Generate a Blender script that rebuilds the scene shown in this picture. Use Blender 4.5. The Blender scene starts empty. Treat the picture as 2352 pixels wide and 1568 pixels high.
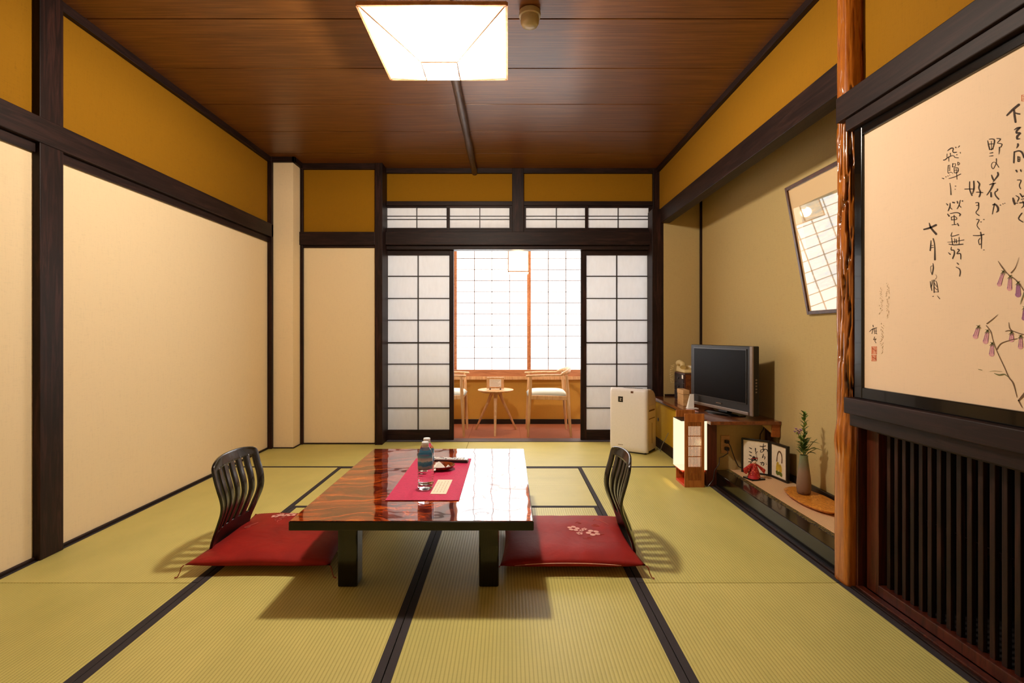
import bpy, bmesh, math, random
from mathutils import Vector, Matrix, noise
random.seed(7)
C = bpy.context.scene.collection
PI = math.pi
FPX, VX, VY = 1176.0, 1168.0, 767.0           # 18 mm lens on a 2352 px wide frame; vanishing point of the room

# ------------------------------------------------------------------ camera, world, exposure
cam_d = bpy.data.cameras.new('camera'); cam = bpy.data.objects.new('camera', cam_d); C.objects.link(cam)
cam.location = (0, 0, 1.0); cam.rotation_euler = (PI/2, 0, 0)
cam_d.sensor_width = 36.0; cam_d.lens = 36.0*FPX/2352; cam_d.clip_start = 0.05
cam_d.shift_x = (1176-VX)/2352; cam_d.shift_y = -(784-VY)/2352
sc = bpy.context.scene; sc.camera = cam
sc.view_settings.view_transform = 'Standard'; sc.view_settings.look = 'None'
sc.view_settings.gamma = 1; sc.view_settings.use_curve_mapping = False
EXPOSURE = 0.38
sc.view_settings.exposure = EXPOSURE
sc.cycles.max_bounces = 10; sc.cycles.diffuse_bounces = 6; sc.cycles.glossy_bounces = 4
sc.cycles.transmission_bounces = 8; sc.cycles.transparent_max_bounces = 12
sc.cycles.sample_clamp_indirect = 6.0; sc.cycles.use_adaptive_sampling = True
sc.cycles.use_denoising = True
w = bpy.data.worlds.new('daylight'); sc.world = w; w.use_nodes = True
w.node_tree.nodes['Background'].inputs[0].default_value = (0.85, 0.93, 1, 1)
w.node_tree.nodes['Background'].inputs[1].default_value = 1.0
LAMP_W = 215.0; ANDON_W = 3.0; LANTERN_W = 22.0
WINDOW_E = 3.7; SHADE_E = 2.4; ANDON_E = 1.0
def lamp(name, loc, watts, col, radius):
    d = bpy.data.lights.new(name, 'POINT'); d.energy = watts; d.color = col; d.shadow_soft_size = radius
    o = bpy.data.objects.new(name, d); C.objects.link(o); o.location = loc; return o
lamp('ceiling_lamp_bulb', (-.315, 2.404, 2.29), LAMP_W, (1, .88, .74), .075)
lamp('floor_lamp_bulb', (1.215, 3.43, .27), ANDON_W, (1, .62, .28), .03)
lamp('sunroom_lantern_bulb', (.10, 5.3, 1.73), LANTERN_W, (1, .72, .42), .05)

# ------------------------------------------------------------------ helpers
def lin(c):
    c /= 255.0
    return c/12.92 if c <= .04045 else ((c+.055)/1.055)**2.4
def rgb(h, k=1.0):
    h = h.lstrip('#'); return tuple(min(1, lin(int(h[i:i+2], 16))*k) for i in (0, 2, 4)) + (1,)
class NT:
    def __init__(s, name):
        s.m = bpy.data.materials.new(name); s.m.use_nodes = True; s.t = s.m.node_tree; s.n = s.t.nodes; s.l = s.t.links
        s.b = s.n['Principled BSDF']; s.o = s.n['Material Output']
    def new(s, t, **k):
        n = s.n.new(t)
        for a, b in k.items(): setattr(n, a, b)
        return n
    def link(s, a, b): s.l.new(a, b)
    def coords(s, scale=(1, 1, 1), rand=True):
        tc = s.new('ShaderNodeTexCoord'); mp = s.new('ShaderNodeMapping'); mp.inputs['Scale'].default_value = scale
        src = tc.outputs['Object']
        if rand:
            oi = s.new('ShaderNodeObjectInfo'); mu = s.new('ShaderNodeMath', operation='MULTIPLY'); mu.inputs[1].default_value = 37.0
            s.link(oi.outputs['Random'], mu.inputs[0]); ad = s.new('ShaderNodeVectorMath', operation='ADD')
            s.link(src, ad.inputs[0]); s.link(mu.outputs[0], ad.inputs[1]); src = ad.outputs[0]
        s.link(src, mp.inputs['Vector']); return mp.outputs[0]
    def noise(s, vec, scale=5, detail=5, rough=.6, dist=0):
        n = s.new('ShaderNodeTexNoise'); n.inputs['Scale'].default_value = scale; n.inputs['Detail'].default_value = detail
        n.inputs['Roughness'].default_value = rough; n.inputs['Distortion'].default_value = dist
        s.link(vec, n.inputs['Vector']); return n.outputs['Fac']
    def ramp(s, fac, stops):
        r = s.new('ShaderNodeValToRGB'); e = r.color_ramp.elements
        while len(e) < len(stops): e.new(.5)
        for i, (p, c) in enumerate(stops): e[i].position = p; e[i].color = c
        s.link(fac, r.inputs[0]); return r.outputs[0]
    def bump(s, h, strength=.2, dist=.002):
        b = s.new('ShaderNodeBump'); b.inputs['Strength'].default_value = strength; b.inputs['Distance'].default_value = dist
        s.link(h, b.inputs['Height']); s.link(b.outputs[0], s.b.inputs['Normal']); return b
    def setp(s, **k):
        for a, v in k.items(): s.b.inputs[a.replace('_', ' ')].default_value = v
def plain(name, h, rough=.5, metallic=0, coat=0, k=1.0, spec=.5, nscale=60, var=.06, bump=0.0):
    m = NT(name); c = rgb(h, k)
    f = m.noise(m.coords(rand=True), nscale, 3)
    lo = tuple(x*(1-var) for x in c[:3])+(1,); hi = tuple(min(1, x*(1+var)) for x in c[:3])+(1,)
    m.link(m.ramp(f, [(.3, lo), (.7, hi)]), m.b.inputs['Base Color'])
    m.setp(Roughness=rough, Metallic=metallic, Coat_Weight=coat, Specular_IOR_Level=spec)
    if bump: m.bump(f, bump, .001)
    return m.m
def wood(name, dark, light, scale=(1, 1, 12), n=4, rough=.45, bump=.15, coat=0, dist=1.0, lo=.3, hi=.7, mid=None, spec=.5):
    m = NT(name); f = m.noise(m.coords(scale), n, 8, .62, dist)
    st = [(lo, rgb(dark)), (hi, rgb(light))]
    if mid: st = [(lo, rgb(dark)), ((lo+hi)/2, rgb(mid)), (hi, rgb(light))]
    m.link(m.ramp(f, st), m.b.inputs['Base Color'])
    m.setp(Roughness=rough, Coat_Weight=coat, Coat_Roughness=.08, Specular_IOR_Level=spec); m.bump(f, bump, .002); return m.m
def weave(name, h, fx=900, fz=900, rough=.9, var=.10, k=1.0, bump=.25, blotch=.05):
    """wall cloth / paper: fine crossed threads in all three axes plus a soft mottling"""
    m = NT(name); c = rgb(h, k)
    a = m.noise(m.coords((.12, .12, 1), False), fx*.35, 2, .5); b = m.noise(m.coords((1, 1, .06), False), fz*.35, 2, .5)
    mx = m.new('ShaderNodeMath', operation='ADD'); m.link(a, mx.inputs[0]); m.link(b, mx.inputs[1])
    big = m.noise(m.coords((1, 1, 1), False), 3, 4); bb = m.new('ShaderNodeMath', operation='MULTIPLY'); bb.inputs[1].default_value = blotch*4
    m.link(big, bb.inputs[0]); ad = m.new('ShaderNodeMath', operation='ADD'); m.link(mx.outputs[0], ad.inputs[0]); m.link(bb.outputs[0], ad.inputs[1])
    lo = tuple(x*(1-var) for x in c[:3])+(1,); hi = tuple(min(1, x*(1+var)) for x in c[:3])+(1,)
    m.link(m.ramp(ad.outputs[0], [(.8, lo), (1.3 if blotch < .01 else 1.0, hi)]), m.b.inputs['Base Color'])
    m.setp(Roughness=rough, Specular_IOR_Level=.2); m.bump(mx.outputs[0], bump, .0008); return m.m
def emis(name, col, e, mix=None):
    m = NT(name); m.setp(Base_Color=col, Emission_Color=col, Emission_Strength=e, Roughness=.9); return m.m
def paper(name, h, transl=.5, k=1.0):
    m = NT(name); d = m.new('ShaderNodeBsdfDiffuse'); t = m.new('ShaderNodeBsdfTranslucent'); mx = m.new('ShaderNodeMixShader')
    f = m.noise(m.coords((1, 1, .3)), 40, 5); c = rgb(h, k); lo = tuple(x*.95 for x in c[:3])+(1,)
    col = m.ramp(f, [(.3, lo), (.7, c)]); m.link(col, d.inputs[0]); m.link(col, t.inputs[0]); mx.inputs[0].default_value = transl
    m.link(d.outputs[0], mx.inputs[1]); m.link(t.outputs[0], mx.inputs[2]); m.link(mx.outputs[0], m.o.inputs[0]); return m.m
def glow_paper(name, col, e, trans=.35):
    """lamp paper: glows and lets part of the bulb's light straight through"""
    m = NT(name); em = m.new('ShaderNodeEmission'); em.inputs[0].default_value = col; em.inputs[1].default_value = e
    tr = m.new('ShaderNodeBsdfTransparent'); mx = m.new('ShaderNodeMixShader'); mx.inputs[0].default_value = trans
    m.link(em.outputs[0], mx.inputs[1]); m.link(tr.outputs[0], mx.inputs[2]); m.link(mx.outputs[0], m.o.inputs[0]); return m.m

M = {}
M['post'] = wood('dark_stained_wood', '#150a07', '#3c211a', (9, 9, .7), 5, .5, .12, mid='#22120d', spec=.18)
M['beam'] = wood('dark_stained_beam_wood', '#160b09', '#35201a', (9, .7, 9), 5, .5, .1, mid='#221410', spec=.18)
M['beamx'] = wood('dark_stained_cross_wood', '#160b09', '#35201a', (.7, 9, 9), 5, .5, .1, mid='#221410', spec=.18)
M['redwood'] = wood('red_brown_wood', '#240b05', '#5a2414', (10, 10, .6), 5, .35, .1)
M['blacklac'] = plain('black_lacquer', '#0d0a08', .16, coat=.25, spec=.3)
M['ceil'] = wood('ceiling_board_wood', '#3e2109', '#8e5c2a', (.5, 22, 9), 6, .36, .16, dist=.35, lo=.22, hi=.78, mid='#6b4019')
M['pole'] = wood('bark_brown_pole', '#2b1c14', '#5d463a', (9, 1.2, 9), 8, .45, .4)
M['ochre'] = weave('ochre_wall_cloth', '#8c6008', var=.07, bump=.2)
M['ochre_pale'] = weave('pale_ochre_wall_cloth', '#bd8c3c', var=.06, bump=.2)
M['ivory'] = weave('ivory_wall_cloth', '#ecd5ac', var=.03, bump=.12, blotch=.03)
M['olive'] = weave('olive_beige_alcove_cloth', '#b8a06c', var=.05, bump=.15, blotch=.03)
M['heri'] = plain('black_cloth_border', '#2b2427', .85, var=.15, nscale=700)
M['threshold'] = plain('grey_threshold', '#5f5a63', .4)
M['carpet'] = plain('brown_carpet_tile', '#9c5a3c', .95, var=.15, nscale=300)
M['paper'] = paper('shoji_paper', '#f2f3f5', .36)
M['muntin'] = plain('black_brown_lattice_bar', '#20130f', .5)
M['sill'] = wood('reddish_sill_wood', '#9c5a34', '#c98a5c', (1, 9, 9), 5, .5, .1)
M['oak'] = wood('pale_oak', '#b98350', '#e0b382', (9, 9, 1.2), 5, .45, .1)
M['win'] = emis('bright_window_paper', (.93, .97, 1, 1), WINDOW_E)
M['winbar'] = plain('thin_window_bar', '#8a7670', .6)
M['shade'] = glow_paper('glowing_shade_paper', (1, .93, .84, 1), SHADE_E, .45)
M['shadewood'] = wood('pale_shade_frame', '#b87a50', '#e3aa80', (5, 5, 5), 5, .5, .1)
M['black'] = plain('black_plastic', '#17120f', .35)
M['zaisu'] = plain('black_lacquered_plywood', '#16110f', .25, coat=.3)
M['cream'] = plain('cream_plastic', '#f5f0f2', .38, var=.02)
M['creamd'] = plain('beige_plastic', '#ead9c6', .45, var=.03)
M['seam'] = plain('brown_seam', '#6a4126', .6)
M['white'] = plain('white_paper', '#f5efe6', .8, var=.02)
M['ink'] = plain('brush_ink', '#3a2614', .8)
M['inkblack'] = plain('black_brush_ink', '#1c0e08', .8)
M['dark_void'] = plain('unlit_void_dark', '#1b120d', .9)

# ------------------------------------------------------------------ mesh builder
class MB:
    def __init__(s): s.bm = bmesh.new()
    def face(s, pts):
        vs = [s.bm.verts.new(p) for p in pts]; return s.bm.faces.new(vs)
    def hexa(s, p):
        v = [s.bm.verts.new(q) for q in p]
        for f in ((0, 3, 2, 1), (4, 5, 6, 7), (0, 1, 5, 4), (1, 2, 6, 5), (2, 3, 7, 6), (3, 0, 4, 7)): s.bm.faces.new([v[i] for i in f])
        return s
    def box(s, x0, x1, y0, y1, z0, z1):
        return s.hexa([(x0, y0, z0), (x1, y0, z0), (x1, y1, z0), (x0, y1, z0), (x0, y0, z1), (x1, y0, z1), (x1, y1, z1), (x0, y1, z1)])
    def bar(s, a, b, w, h, up=(0, 0, 1), w2=None, h2=None):
        a = Vector(a); b = Vector(b); d = (b-a).normalized(); u = Vector(up)
        r = d.cross(u)
        if r.length < 1e-4: r = d.cross(Vector((1, 0, 0)))
        r.normalize(); u = r.cross(d).normalized(); w2 = w2 or w; h2 = h2 or h
        P = []
        for c, ww, hh in ((a, w, h), (b, w2, h2)):
            P += [c-r*ww/2-u*hh/2, c+r*ww/2-u*hh/2, c+r*ww/2+u*hh/2, c-r*ww/2+u*hh/2]
        return s.hexa(P)
    def grid(s, rows, closed=False, capends=False):
        R = [[s.bm.verts.new(p) for p in r] for r in rows]; n = len(R[0])
        for i in range(len(R)-1):
            for j in range(n if closed else n-1):
                s.bm.faces.new((R[i][j], R[i][(j+1) % n], R[i+1][(j+1) % n], R[i+1][j]))
        if capends:
            s.bm.faces.new(list(reversed(R[0]))); s.bm.faces.new(R[-1])
        return s
    def tube(s, pts, r, n=10, flat=1.0):
        pts = [Vector(p) for p in pts]; rr = r if isinstance(r, (list, tuple)) else [r]*len(pts); rows = []
        up = Vector((0, 0, 1)); d0 = (pts[1]-pts[0]).normalized()
        if abs(d0.dot(up)) > .95: up = Vector((1, 0, 0))
        for i, p in enumerate(pts):
            d = (pts[min(i+1, len(pts)-1)]-pts[max(i-1, 0)]).normalized()
            a = d.cross(up).normalized(); b = a.cross(d).normalized(); up = b
            rows.append([p+a*math.cos(2*PI*k/n)*rr[i]+b*math.sin(2*PI*k/n)*rr[i]*flat for k in range(n)])
        return s.grid(rows, True, True)
    def lathe(s, prof, c=(0, 0, 0), n=28, caps=True):
        rows = [[(c[0]+r*math.cos(2*PI*k/n), c[1]+r*math.sin(2*PI*k/n), c[2]+z) for k in range(n)] for r, z in prof]
        return s.grid(rows, True, caps)
    def prism(s, poly, z0, z1):
        a = [s.bm.verts.new((x, y, z0)) for x, y in poly]; b = [s.bm.verts.new((x, y, z1)) for x, y in poly]; n = len(poly)
        s.bm.faces.new(list(reversed(a))); s.bm.faces.new(b)
        for i in range(n): s.bm.faces.new((a[i], a[(i+1) % n], b[(i+1) % n], b[i]))
        return s
    def sphere(s, c, r, sz=1.0, u=14, v=9):
        prof = [(max(1e-4, r*math.sin(PI*i/v)), -r*sz*math.cos(PI*i/v)) for i in range(v+1)]
        return s.lathe(prof, c, u)
    def build(s, name, mat, parent=None, bevel=0, smooth=False, seg=2, solid=0, subsurf=0, **tags):
        bmesh.ops.recalc_face_normals(s.bm, faces=s.bm.faces)
        me = bpy.data.meshes.new(name); s.bm.to_mesh(me); s.bm.free()
        me.materials.append(M[mat] if isinstance(mat, str) else mat)
        if smooth: 
            me.polygons.foreach_set('use_smooth', [True]*len(me.polygons))
            if smooth != 'all': me.set_sharp_from_angle(angle=math.radians(40))
        o = bpy.data.objects.new(name, me); C.objects.link(o)
        if parent is not None:
            o.parent = parent
            if parent.type == 'EMPTY': o.matrix_parent_inverse = (Matrix.Translation(parent.location) @ parent.rotation_euler.to_matrix().to_4x4()).inverted()
        if solid: md = o.modifiers.new('thickness', 'SOLIDIFY'); md.thickness = solid; md.offset = 0
        if subsurf: md = o.modifiers.new('smooth', 'SUBSURF'); md.levels = md.render_levels = subsurf
        if bevel:
            md = o.modifiers.new('edges', 'BEVEL'); md.width = bevel; md.segments = seg; md.limit_method = 'ANGLE'; md.angle_limit = math.radians(35)
        for k, v in tags.items(): o[k] = v
        return o
def tag(o, label=None, cat=None, group=None, kind=None):
    if label: o['label'] = label
    if cat: o['category'] = cat
    if group: o['group'] = group
    if kind: o['kind'] = kind
    return o
def thing(name, loc, label, cat, group=None, rz=0):
    o = bpy.data.objects.new(name, None); C.objects.link(o); o.location = loc; o.rotation_euler = (0, 0, rz); o.empty_display_size = .05
    return tag(o, label, cat, group)
def struct(name, loc=(0, 0, 0), label=None):
    o = bpy.data.objects.new(name, None); C.objects.link(o); o.location = loc; o.empty_display_size = .05; return tag(o, label, kind='structure')
def B(name, mat, x0, x1, y0, y1, z0, z1, parent=None, bevel=0, label=None, **k):
    o = MB().box(x0, x1, y0, y1, z0, z1).build(name, mat, parent, bevel)
    if label: o['label'] = label
    for a, v in k.items(): o[a] = v
    return o
TRIM = [0]
def trim(mat, x0, x1, y0, y1, z0, z1, label, bevel=.003):
    TRIM[0] += 1
    return B('trim_%d' % TRIM[0], mat, x0, x1, y0, y1, z0, z1, None, bevel, label, kind='structure')
def copy_tree(o, parent=None):
    c = o.copy(); C.objects.link(c)
    if parent is not None: c.parent = parent
    for ch in list(o.children): copy_tree(ch, c)
    return c
def ray_x(px, py, X):
    D = X*FPX/(px-VX); return Vector((X, D, 1-(py-VY)/FPX*D))
def ray_plane(px, py, p, n):
    d = Vector(((px-VX)/FPX, 1, -(py-VY)/FPX)); o = Vector((0, 0, 1)); return o+d*((Vector(p)-o).dot(n)/d.dot(n))
def smooth_line(pts, ws, k=5):
    """Catmull-Rom through 2-D points, with widths"""
    if len(pts) < 3:
        return [tuple(pts[0][i]+(pts[1][i]-pts[0][i])*t/4 for i in (0, 1)) for t in range(5)], [ws[0]+(ws[-1]-ws[0])*t/4 for t in range(5)]
    P = [pts[0]]+list(pts)+[pts[-1]]; out = []; ow = []
    for i in range(1, len(P)-2):
        for t in range(k):
            u = t/k; q = []
            for a in (0, 1):
                p0, p1, p2, p3 = P[i-1][a], P[i][a], P[i+1][a], P[i+2][a]
                q.append(.5*((2*p1)+(-p0+p2)*u+(2*p0-5*p1+4*p2-p3)*u*u+(-p0+3*p1-3*p2+p3)*u**3))
            out.append(tuple(q)); ow.append(ws[i-1]+(ws[i]-ws[i-1])*u)
    out.append(pts[-1]); ow.append(ws[-1]); return out, ow
def stroke(mb, pts, wd, proj, sc_=(0, 0, 1)):
    """brush stroke: a flat ribbon, rounded at both ends, on the plane proj maps to. pts in crop pixels (x0, y0, scale)"""
    x0, y0, s = sc_; n = len(pts)
    ws = wd if isinstance(wd, (list, tuple)) else None
    if ws is None: ws = [wd]*n
    elif len(ws) != n: ws = [ws[0]+(ws[-1]-ws[0])*i/max(1, n-1) for i in range(n)]
    if n == 1: pts = [pts[0], (pts[0][0]+1, pts[0][1]+1)]; ws = ws*2
    L, W = smooth_line(pts, ws)
    a, b = [], []
    for i, (p, wv) in enumerate(zip(L, W)):
        q0 = L[max(i-1, 0)]; q1 = L[min(i+1, len(L)-1)]; dx, dy = q1[0]-q0[0], q1[1]-q0[1]; l = math.hypot(dx, dy) or 1
        nx, ny = -dy/l*wv/2, dx/l*wv/2; a.append((p[0]+nx, p[1]+ny)); b.append((p[0]-nx, p[1]-ny))
    def cap(p, q, wv, first):
        dx, dy = (L[1][0]-L[0][0], L[1][1]-L[0][1]) if first else (L[-1][0]-L[-2][0], L[-1][1]-L[-2][1]); an = math.atan2(dy, dx)
        s0 = an+PI/2 if first else an-PI/2
        return [(p[0]+math.cos(s0+PI*k/6)*wv/2, p[1]+math.sin(s0+PI*k/6)*wv/2) for k in range(1, 6)]
    poly = a + list(reversed(cap(L[-1], 0, W[-1], False))) + list(reversed(b)) 
    P3 = lambda p: proj(x0+p[0]*s, y0+p[1]*s)
    va = [mb.bm.verts.new(P3(p)) for p in a]; vb = [mb.bm.verts.new(P3(p)) for p in b]
    for i in range(len(a)-1): mb.bm.faces.new((va[i], va[i+1], vb[i+1], vb[i]))
    c1 = [mb.bm.verts.new(P3(p)) for p in cap(L[0], 0, W[0], True)]; c2 = [mb.bm.verts.new(P3(p)) for p in cap(L[-1], 0, W[-1], False)]
    mb.bm.faces.new([va[0]]+c1+[vb[0]]); mb.bm.faces.new([vb[-1]]+c2+[va[-1]])

# ================================================================== THE ROOM
XL, XR, YB, YN, ZC = -2.10, 1.405, 4.78, -1.3, 2.545
# ---- floor and tatami mats
def tatami_mat(tone):
    m = NT('tatami_rush_'+tone)
    tc = m.new('ShaderNodeTexCoord'); sp = m.new('ShaderNodeSeparateXYZ'); m.link(tc.outputs['Object'], sp.inputs[0])
    def sine(out, per, ph=0):
        a = m.new('ShaderNodeMath', operation='MULTIPLY'); a.inputs[1].default_value = 2*PI/per; m.link(out, a.inputs[0])
        b = m.new('ShaderNodeMath', operation='SINE'); m.link(a.outputs[0], b.inputs[0]); return b.outputs[0]
    rib = sine(sp.outputs['X'], .0125); st = sine(sp.outputs['Y'], .0062)
    mu = m.new('ShaderNodeMath', operation='MULTIPLY'); m.link(rib, mu.inputs[0]); m.link(st, mu.inputs[1])
    ad = m.new('ShaderNodeMath', operation='MULTIPLY_ADD'); m.link(mu.outputs[0], ad.inputs[0]); ad.inputs[1].default_value = .35; m.link(rib, ad.inputs[2])
    mp = m.new('ShaderNodeMapRange'); m.link(ad.outputs[0], mp.inputs[0]); mp.inputs[1].default_value = -1.3; mp.inputs[2].default_value = 1.3
    c = {'a': ('#b5a553', '#dccf7c'), 'b': ('#afa24f', '#d6ca76')}[tone]
    col = m.ramp(mp.outputs[0], [(.0, rgb(c[0])), (.45, rgb(c[1]))])
    f = m.noise(m.coords((2.5, 1.2, 1)), 2, 6); g = m.noise(m.coords((3, 120, 1)), 8, 3)
    mm = m.new('ShaderNodeMath', operation='MULTIPLY_ADD'); m.link(g, mm.inputs[0]); mm.inputs[1].default_value = .5; m.link(f, mm.inputs[2])
    r2 = m.ramp(mm.outputs[0], [(.55, (.86, .88, .86, 1)), (.95, (1, 1, 1, 1))])
    mx = m.new('ShaderNodeMix', data_type='RGBA', blend_type='MULTIPLY'); mx.inputs[0].default_value = 1
    m.link(col, mx.inputs[6]); m.link(r2, mx.inputs[7]); m.link(mx.outputs[2], m.b.inputs['Base Color'])
    m.setp(Roughness=.48, Specular_IOR_Level=.5); m.bump(mp.outputs[0], .45, .001); return m.m
M['tatA'] = tatami_mat('a'); M['tatB'] = tatami_mat('b')
floor = struct('floor')
B('subfloor', 'dark_void', -2.4, 2.5, YN-.1, 6.0, -.08, -.04, floor)
HB = .028
def mat_(x0, x1, y0, y1, along_x, tone, heri=(1, 1)):
    """one mat lying between x0..x1, y0..y1 with cloth borders on its long sides"""
    cx, cy = (x0+x1)/2, (y0+y1)/2; L, Wd = (x1-x0, y1-y0) if along_x else (y1-y0, x1-x0); g = .0015
    o = MB().box(-Wd/2+g, Wd/2-g, -L/2+g, L/2-g, -.04, 0).build('tatami_mat', 'tatA' if tone else 'tatB', floor, .002)
    o.matrix_parent_inverse = Matrix(); o.location = (cx, cy, 0); o.rotation_euler = (0, 0, PI/2 if along_x else 0)
    for s, on in zip((-1, 1), heri):
        if on:
            MB().box(min(s*Wd/2, s*(Wd/2-HB))+(g if s < 0 else 0), max(s*Wd/2, s*(Wd/2-HB))-(g if s > 0 else 0), -L/2+g, L/2-g, -.03, .0012).build('cloth_border', 'heri', o, .0006)
XA, XB_, XC_, XD, XE = -2.10, -1.25, -.366, .520, 1.350
Y0, Y1, Y2, Y3, Y4 = 4.775, 3.843, 2.955, 2.06, .28
mat_(XA, -.37, Y1, Y0, True, 0); mat_(-.37, XE, Y1, Y0, True, 1)
mat_(XA, XB_, Y3, Y1, False, 1); mat_(XA, XB_, Y4, Y3, False, 0)
mat_(XB_, XD, Y2, Y1, True, 1); mat_(XB_, XC_, 1.18, Y2, False, 1); mat_(XC_, XD, 1.18, Y2, False, 0)
mat_(XD, XE, Y3, Y1, False, 0); mat_(XD, XE, Y4, Y3, False, 1)
mat_(XB_, XD, .29, 1.18, True, 0); mat_(XA, -.37, -.62, .28, True, 1); mat_(-.37, XE, -.62, .28, True, 0)

# ---- ceiling: wide boards, their edges lapped
ceil = struct('ceiling')
B('ceiling_backing', 'dark_void', XL-.05, XR+.05, YN, 4.9, ZC+.02, ZC+.05, ceil)
for k in range(-8, 7):
    y0 = 2.04+.467*(k-1)+.466*0; y1 = y0+.467
    y0 = max(y0, YN); y1 = min(y1, 4.80)
    if y1-y0 < .05: continue
    MB().hexa([(XL, y0+.008, ZC), (XR, y0+.008, ZC), (XR, y1, ZC), (XL, y1, ZC),
               (XL, y0+.008, ZC+.012), (XR, y0+.008, ZC+.012), (XR, y1, ZC+.012), (XL, y1, ZC+.012)]).build('ceiling_board', 'ceil', ceil, .0015)
# ---- walls
wl = struct('wall_left'); B('ivory_wall_cloth', 'ivory', XL-.06, XL, YN, 4.49, 0, 1.86, wl); B('ochre_wall_cloth', 'ochre', XL-.06, XL, YN, 4.49, 1.86, ZC, wl)
wb = struct('wall_back')
B('ivory_wall_cloth', 'ivory', -1.90, -1.15, 4.66, 4.72, 0, 1.86, wb); B('ochre_wall_cloth', 'ochre', -1.90, -1.15, 4.66, 4.72, 1.86, ZC, wb)
B('ochre_lintel_cloth', 'ochre', -1.16, .033, 4.80, 4.86, 2.235, ZC, wb); B('ochre_lintel_cloth', 'ochre', .142, 1.42, 4.80, 4.86, 2.235, ZC, wb)
B('boxed_column', 'ivory', -2.16, -1.888, 4.485, 4.75, 0, ZC, wb, .002)
wr = struct('wall_right')
B('ochre_wall_cloth', 'ochre', XR, XR+.05, 2.10, 4.80, 2.13, ZC+.02, wr); B('ochre_wall_cloth', 'ochre', XR, XR+.05, YN, 2.10, 1.86, ZC+.02, wr)
wn = struct('wall_near'); B('ivory_wall_cloth', 'ivory', XL, XR+.3, YN-.05, YN, 0, 1.86, wn); B('ochre_wall_cloth', 'ochre', XL, XR+.3, YN-.05, YN, 1.86, ZC, wn)
# alcove shell
wa = struct('wall_alcove')
XT = 1.756
B('side_cloth', 'olive', XT, XT+.05, 2.06, 4.72, 0, 2.5, wa); B('end_cloth', 'olive', 1.412, XT+.02, 4.66, 4.70, 0, 2.5, wa)
B('partition_cloth', 'olive', 1.43, XT+.02, 2.05, 2.09, 0, 2.5, wa); B('alcove_ceiling_board', 'ceil', 1.44, XT+.02, 2.06, 4.70, 2.48, 2.5, wa)
# ---- trims
cr = lambda *a: trim(*a)
cr('beam', XL, -2.07, YN, 4.50, 2.500, ZC+.01, 'dark ceiling moulding along the left wall')
cr('beamx', XL, -1.862, 4.46, 4.49, 2.500, ZC+.01, 'short dark ceiling moulding across the boxed column')
cr('beam', -1.89, -1.862, 4.46, 4.66, 2.500, ZC+.01, 'short dark ceiling moulding on the side of the boxed column')
cr('beamx', -1.89, -1.15, 4.63, 4.66, 2.492, ZC+.01, 'dark ceiling moulding above the narrow back wall left of the doors')
cr('beamx', -1.15, 1.40, 4.77, 4.81, 2.500, ZC+.01, 'dark ceiling moulding above the paper transoms')
cr('beam', 1.375, XR+.01, YN, 4.80, 2.508, ZC+.01, 'dark ceiling moulding along the right wall')
cr('post', XL, -2.066, 2.257, 2.378, 0, ZC, 'dark square post standing in the left wall')
cr('post', XL, -2.060, 4.455, 4.49, 0, ZC, 'slender dark post in the far left corner')
cr('post', -1.892, -1.862, 4.635, 4.665, 0, ZC, 'slender dark post right of the boxed column')
cr('post', -1.207, -1.139, 4.62, 4.90, 0, ZC, 'dark post left of the paper doors')
cr('post', 1.31, 1.414, 4.665, 4.90, 0, 2.14, 'dark post right of the paper doors')
cr('post', 1.346, 1.412, 4.765, 4.885, 1.95, ZC, 'slender dark post above the right end of the transoms')
cr('beam', XL, -2.060, YN, 4.50, 1.845, 1.958, 'wide dark rail running along the left wall')
cr('beam', XL, -2.085, YN, 4.49, 1.800, 1.845, 'narrow dark rail under the wide rail of the left wall')
cr('beamx', -1.90, -1.207, 4.62, 4.66, 1.805, 1.923, 'wide dark rail on the narrow back wall left of the doors')
cr('beamx', -1.89, -1.207, 4.645, 4.66, 1.783, 1.805, 'narrow dark rail on the narrow back wall left of the doors')
cr('beamx', -1.139, 1.33, 4.735, 4.86, 1.826, 1.947, 'wide dark lintel above the paper doors')
cr('beamx', -1.139, 1.33, 4.775, 4.89, 1.790, 1.826, 'grooved door head under the wide lintel')
cr('beamx', -1.139, 1.35, 4.775, 4.86, 2.200, 2.240, 'dark rail above the paper transoms')
cr('beamx', -1.139, 1.35, 4.775, 4.86, 1.947, 1.975, 'dark rail under the paper transoms')
cr('post', .033, .142, 4.765, 4.86, 1.947, ZC, 'short dark post between the two pairs of transoms')
cr('beam', 1.385, 1.47, 2.10, 4.78, 2.010, 2.144, 'dark drop beam over the open side of the alcove')
cr('beam', 1.315, 1.40, YN, 2.058, 1.844, 1.943, 'wide dark rail above the painted panel')
cr('beam', 1.328, 1.42, YN, 2.02, 1.797, 1.844, 'grooved dark rail directly above the painted panel')
cr('beam', 1.322, 1.44, YN, 2.02, .690, .752, 'thick dark sill under the painted panel')
cr('beam', 1.345, 1.44, YN, 2.02, .640, .690, 'lower dark rail above the slatted screen')
cr('beam', 1.352, 1.368, YN, 2.11, -.03, .006, 'dark floor strip in front of the slatted screen')
cr('redwood', 1.368, 1.395, YN, 2.02, -.03, .012, 'dark grooved floor track in front of the slatted screen')
cr('beam', 1.352, 1.37, 2.11, 3.43, -.03, .010, 'dark floor strip in front of the black alcove sill')
cr('threshold', -1.139, 1.33, 4.775, 4.90, -.03, .004, 'worn grey threshold under the sliding paper doors')
cr('redwood', 1.372, 1.44, 2.012, 2.10, 0, 1.80, 'dark red-brown jamb behind the gnarled post')
cr('post', 1.372, 1.45, 2.03, 2.12, 1.90, ZC, 'dark square post behind the top of the gnarled post')
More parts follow.
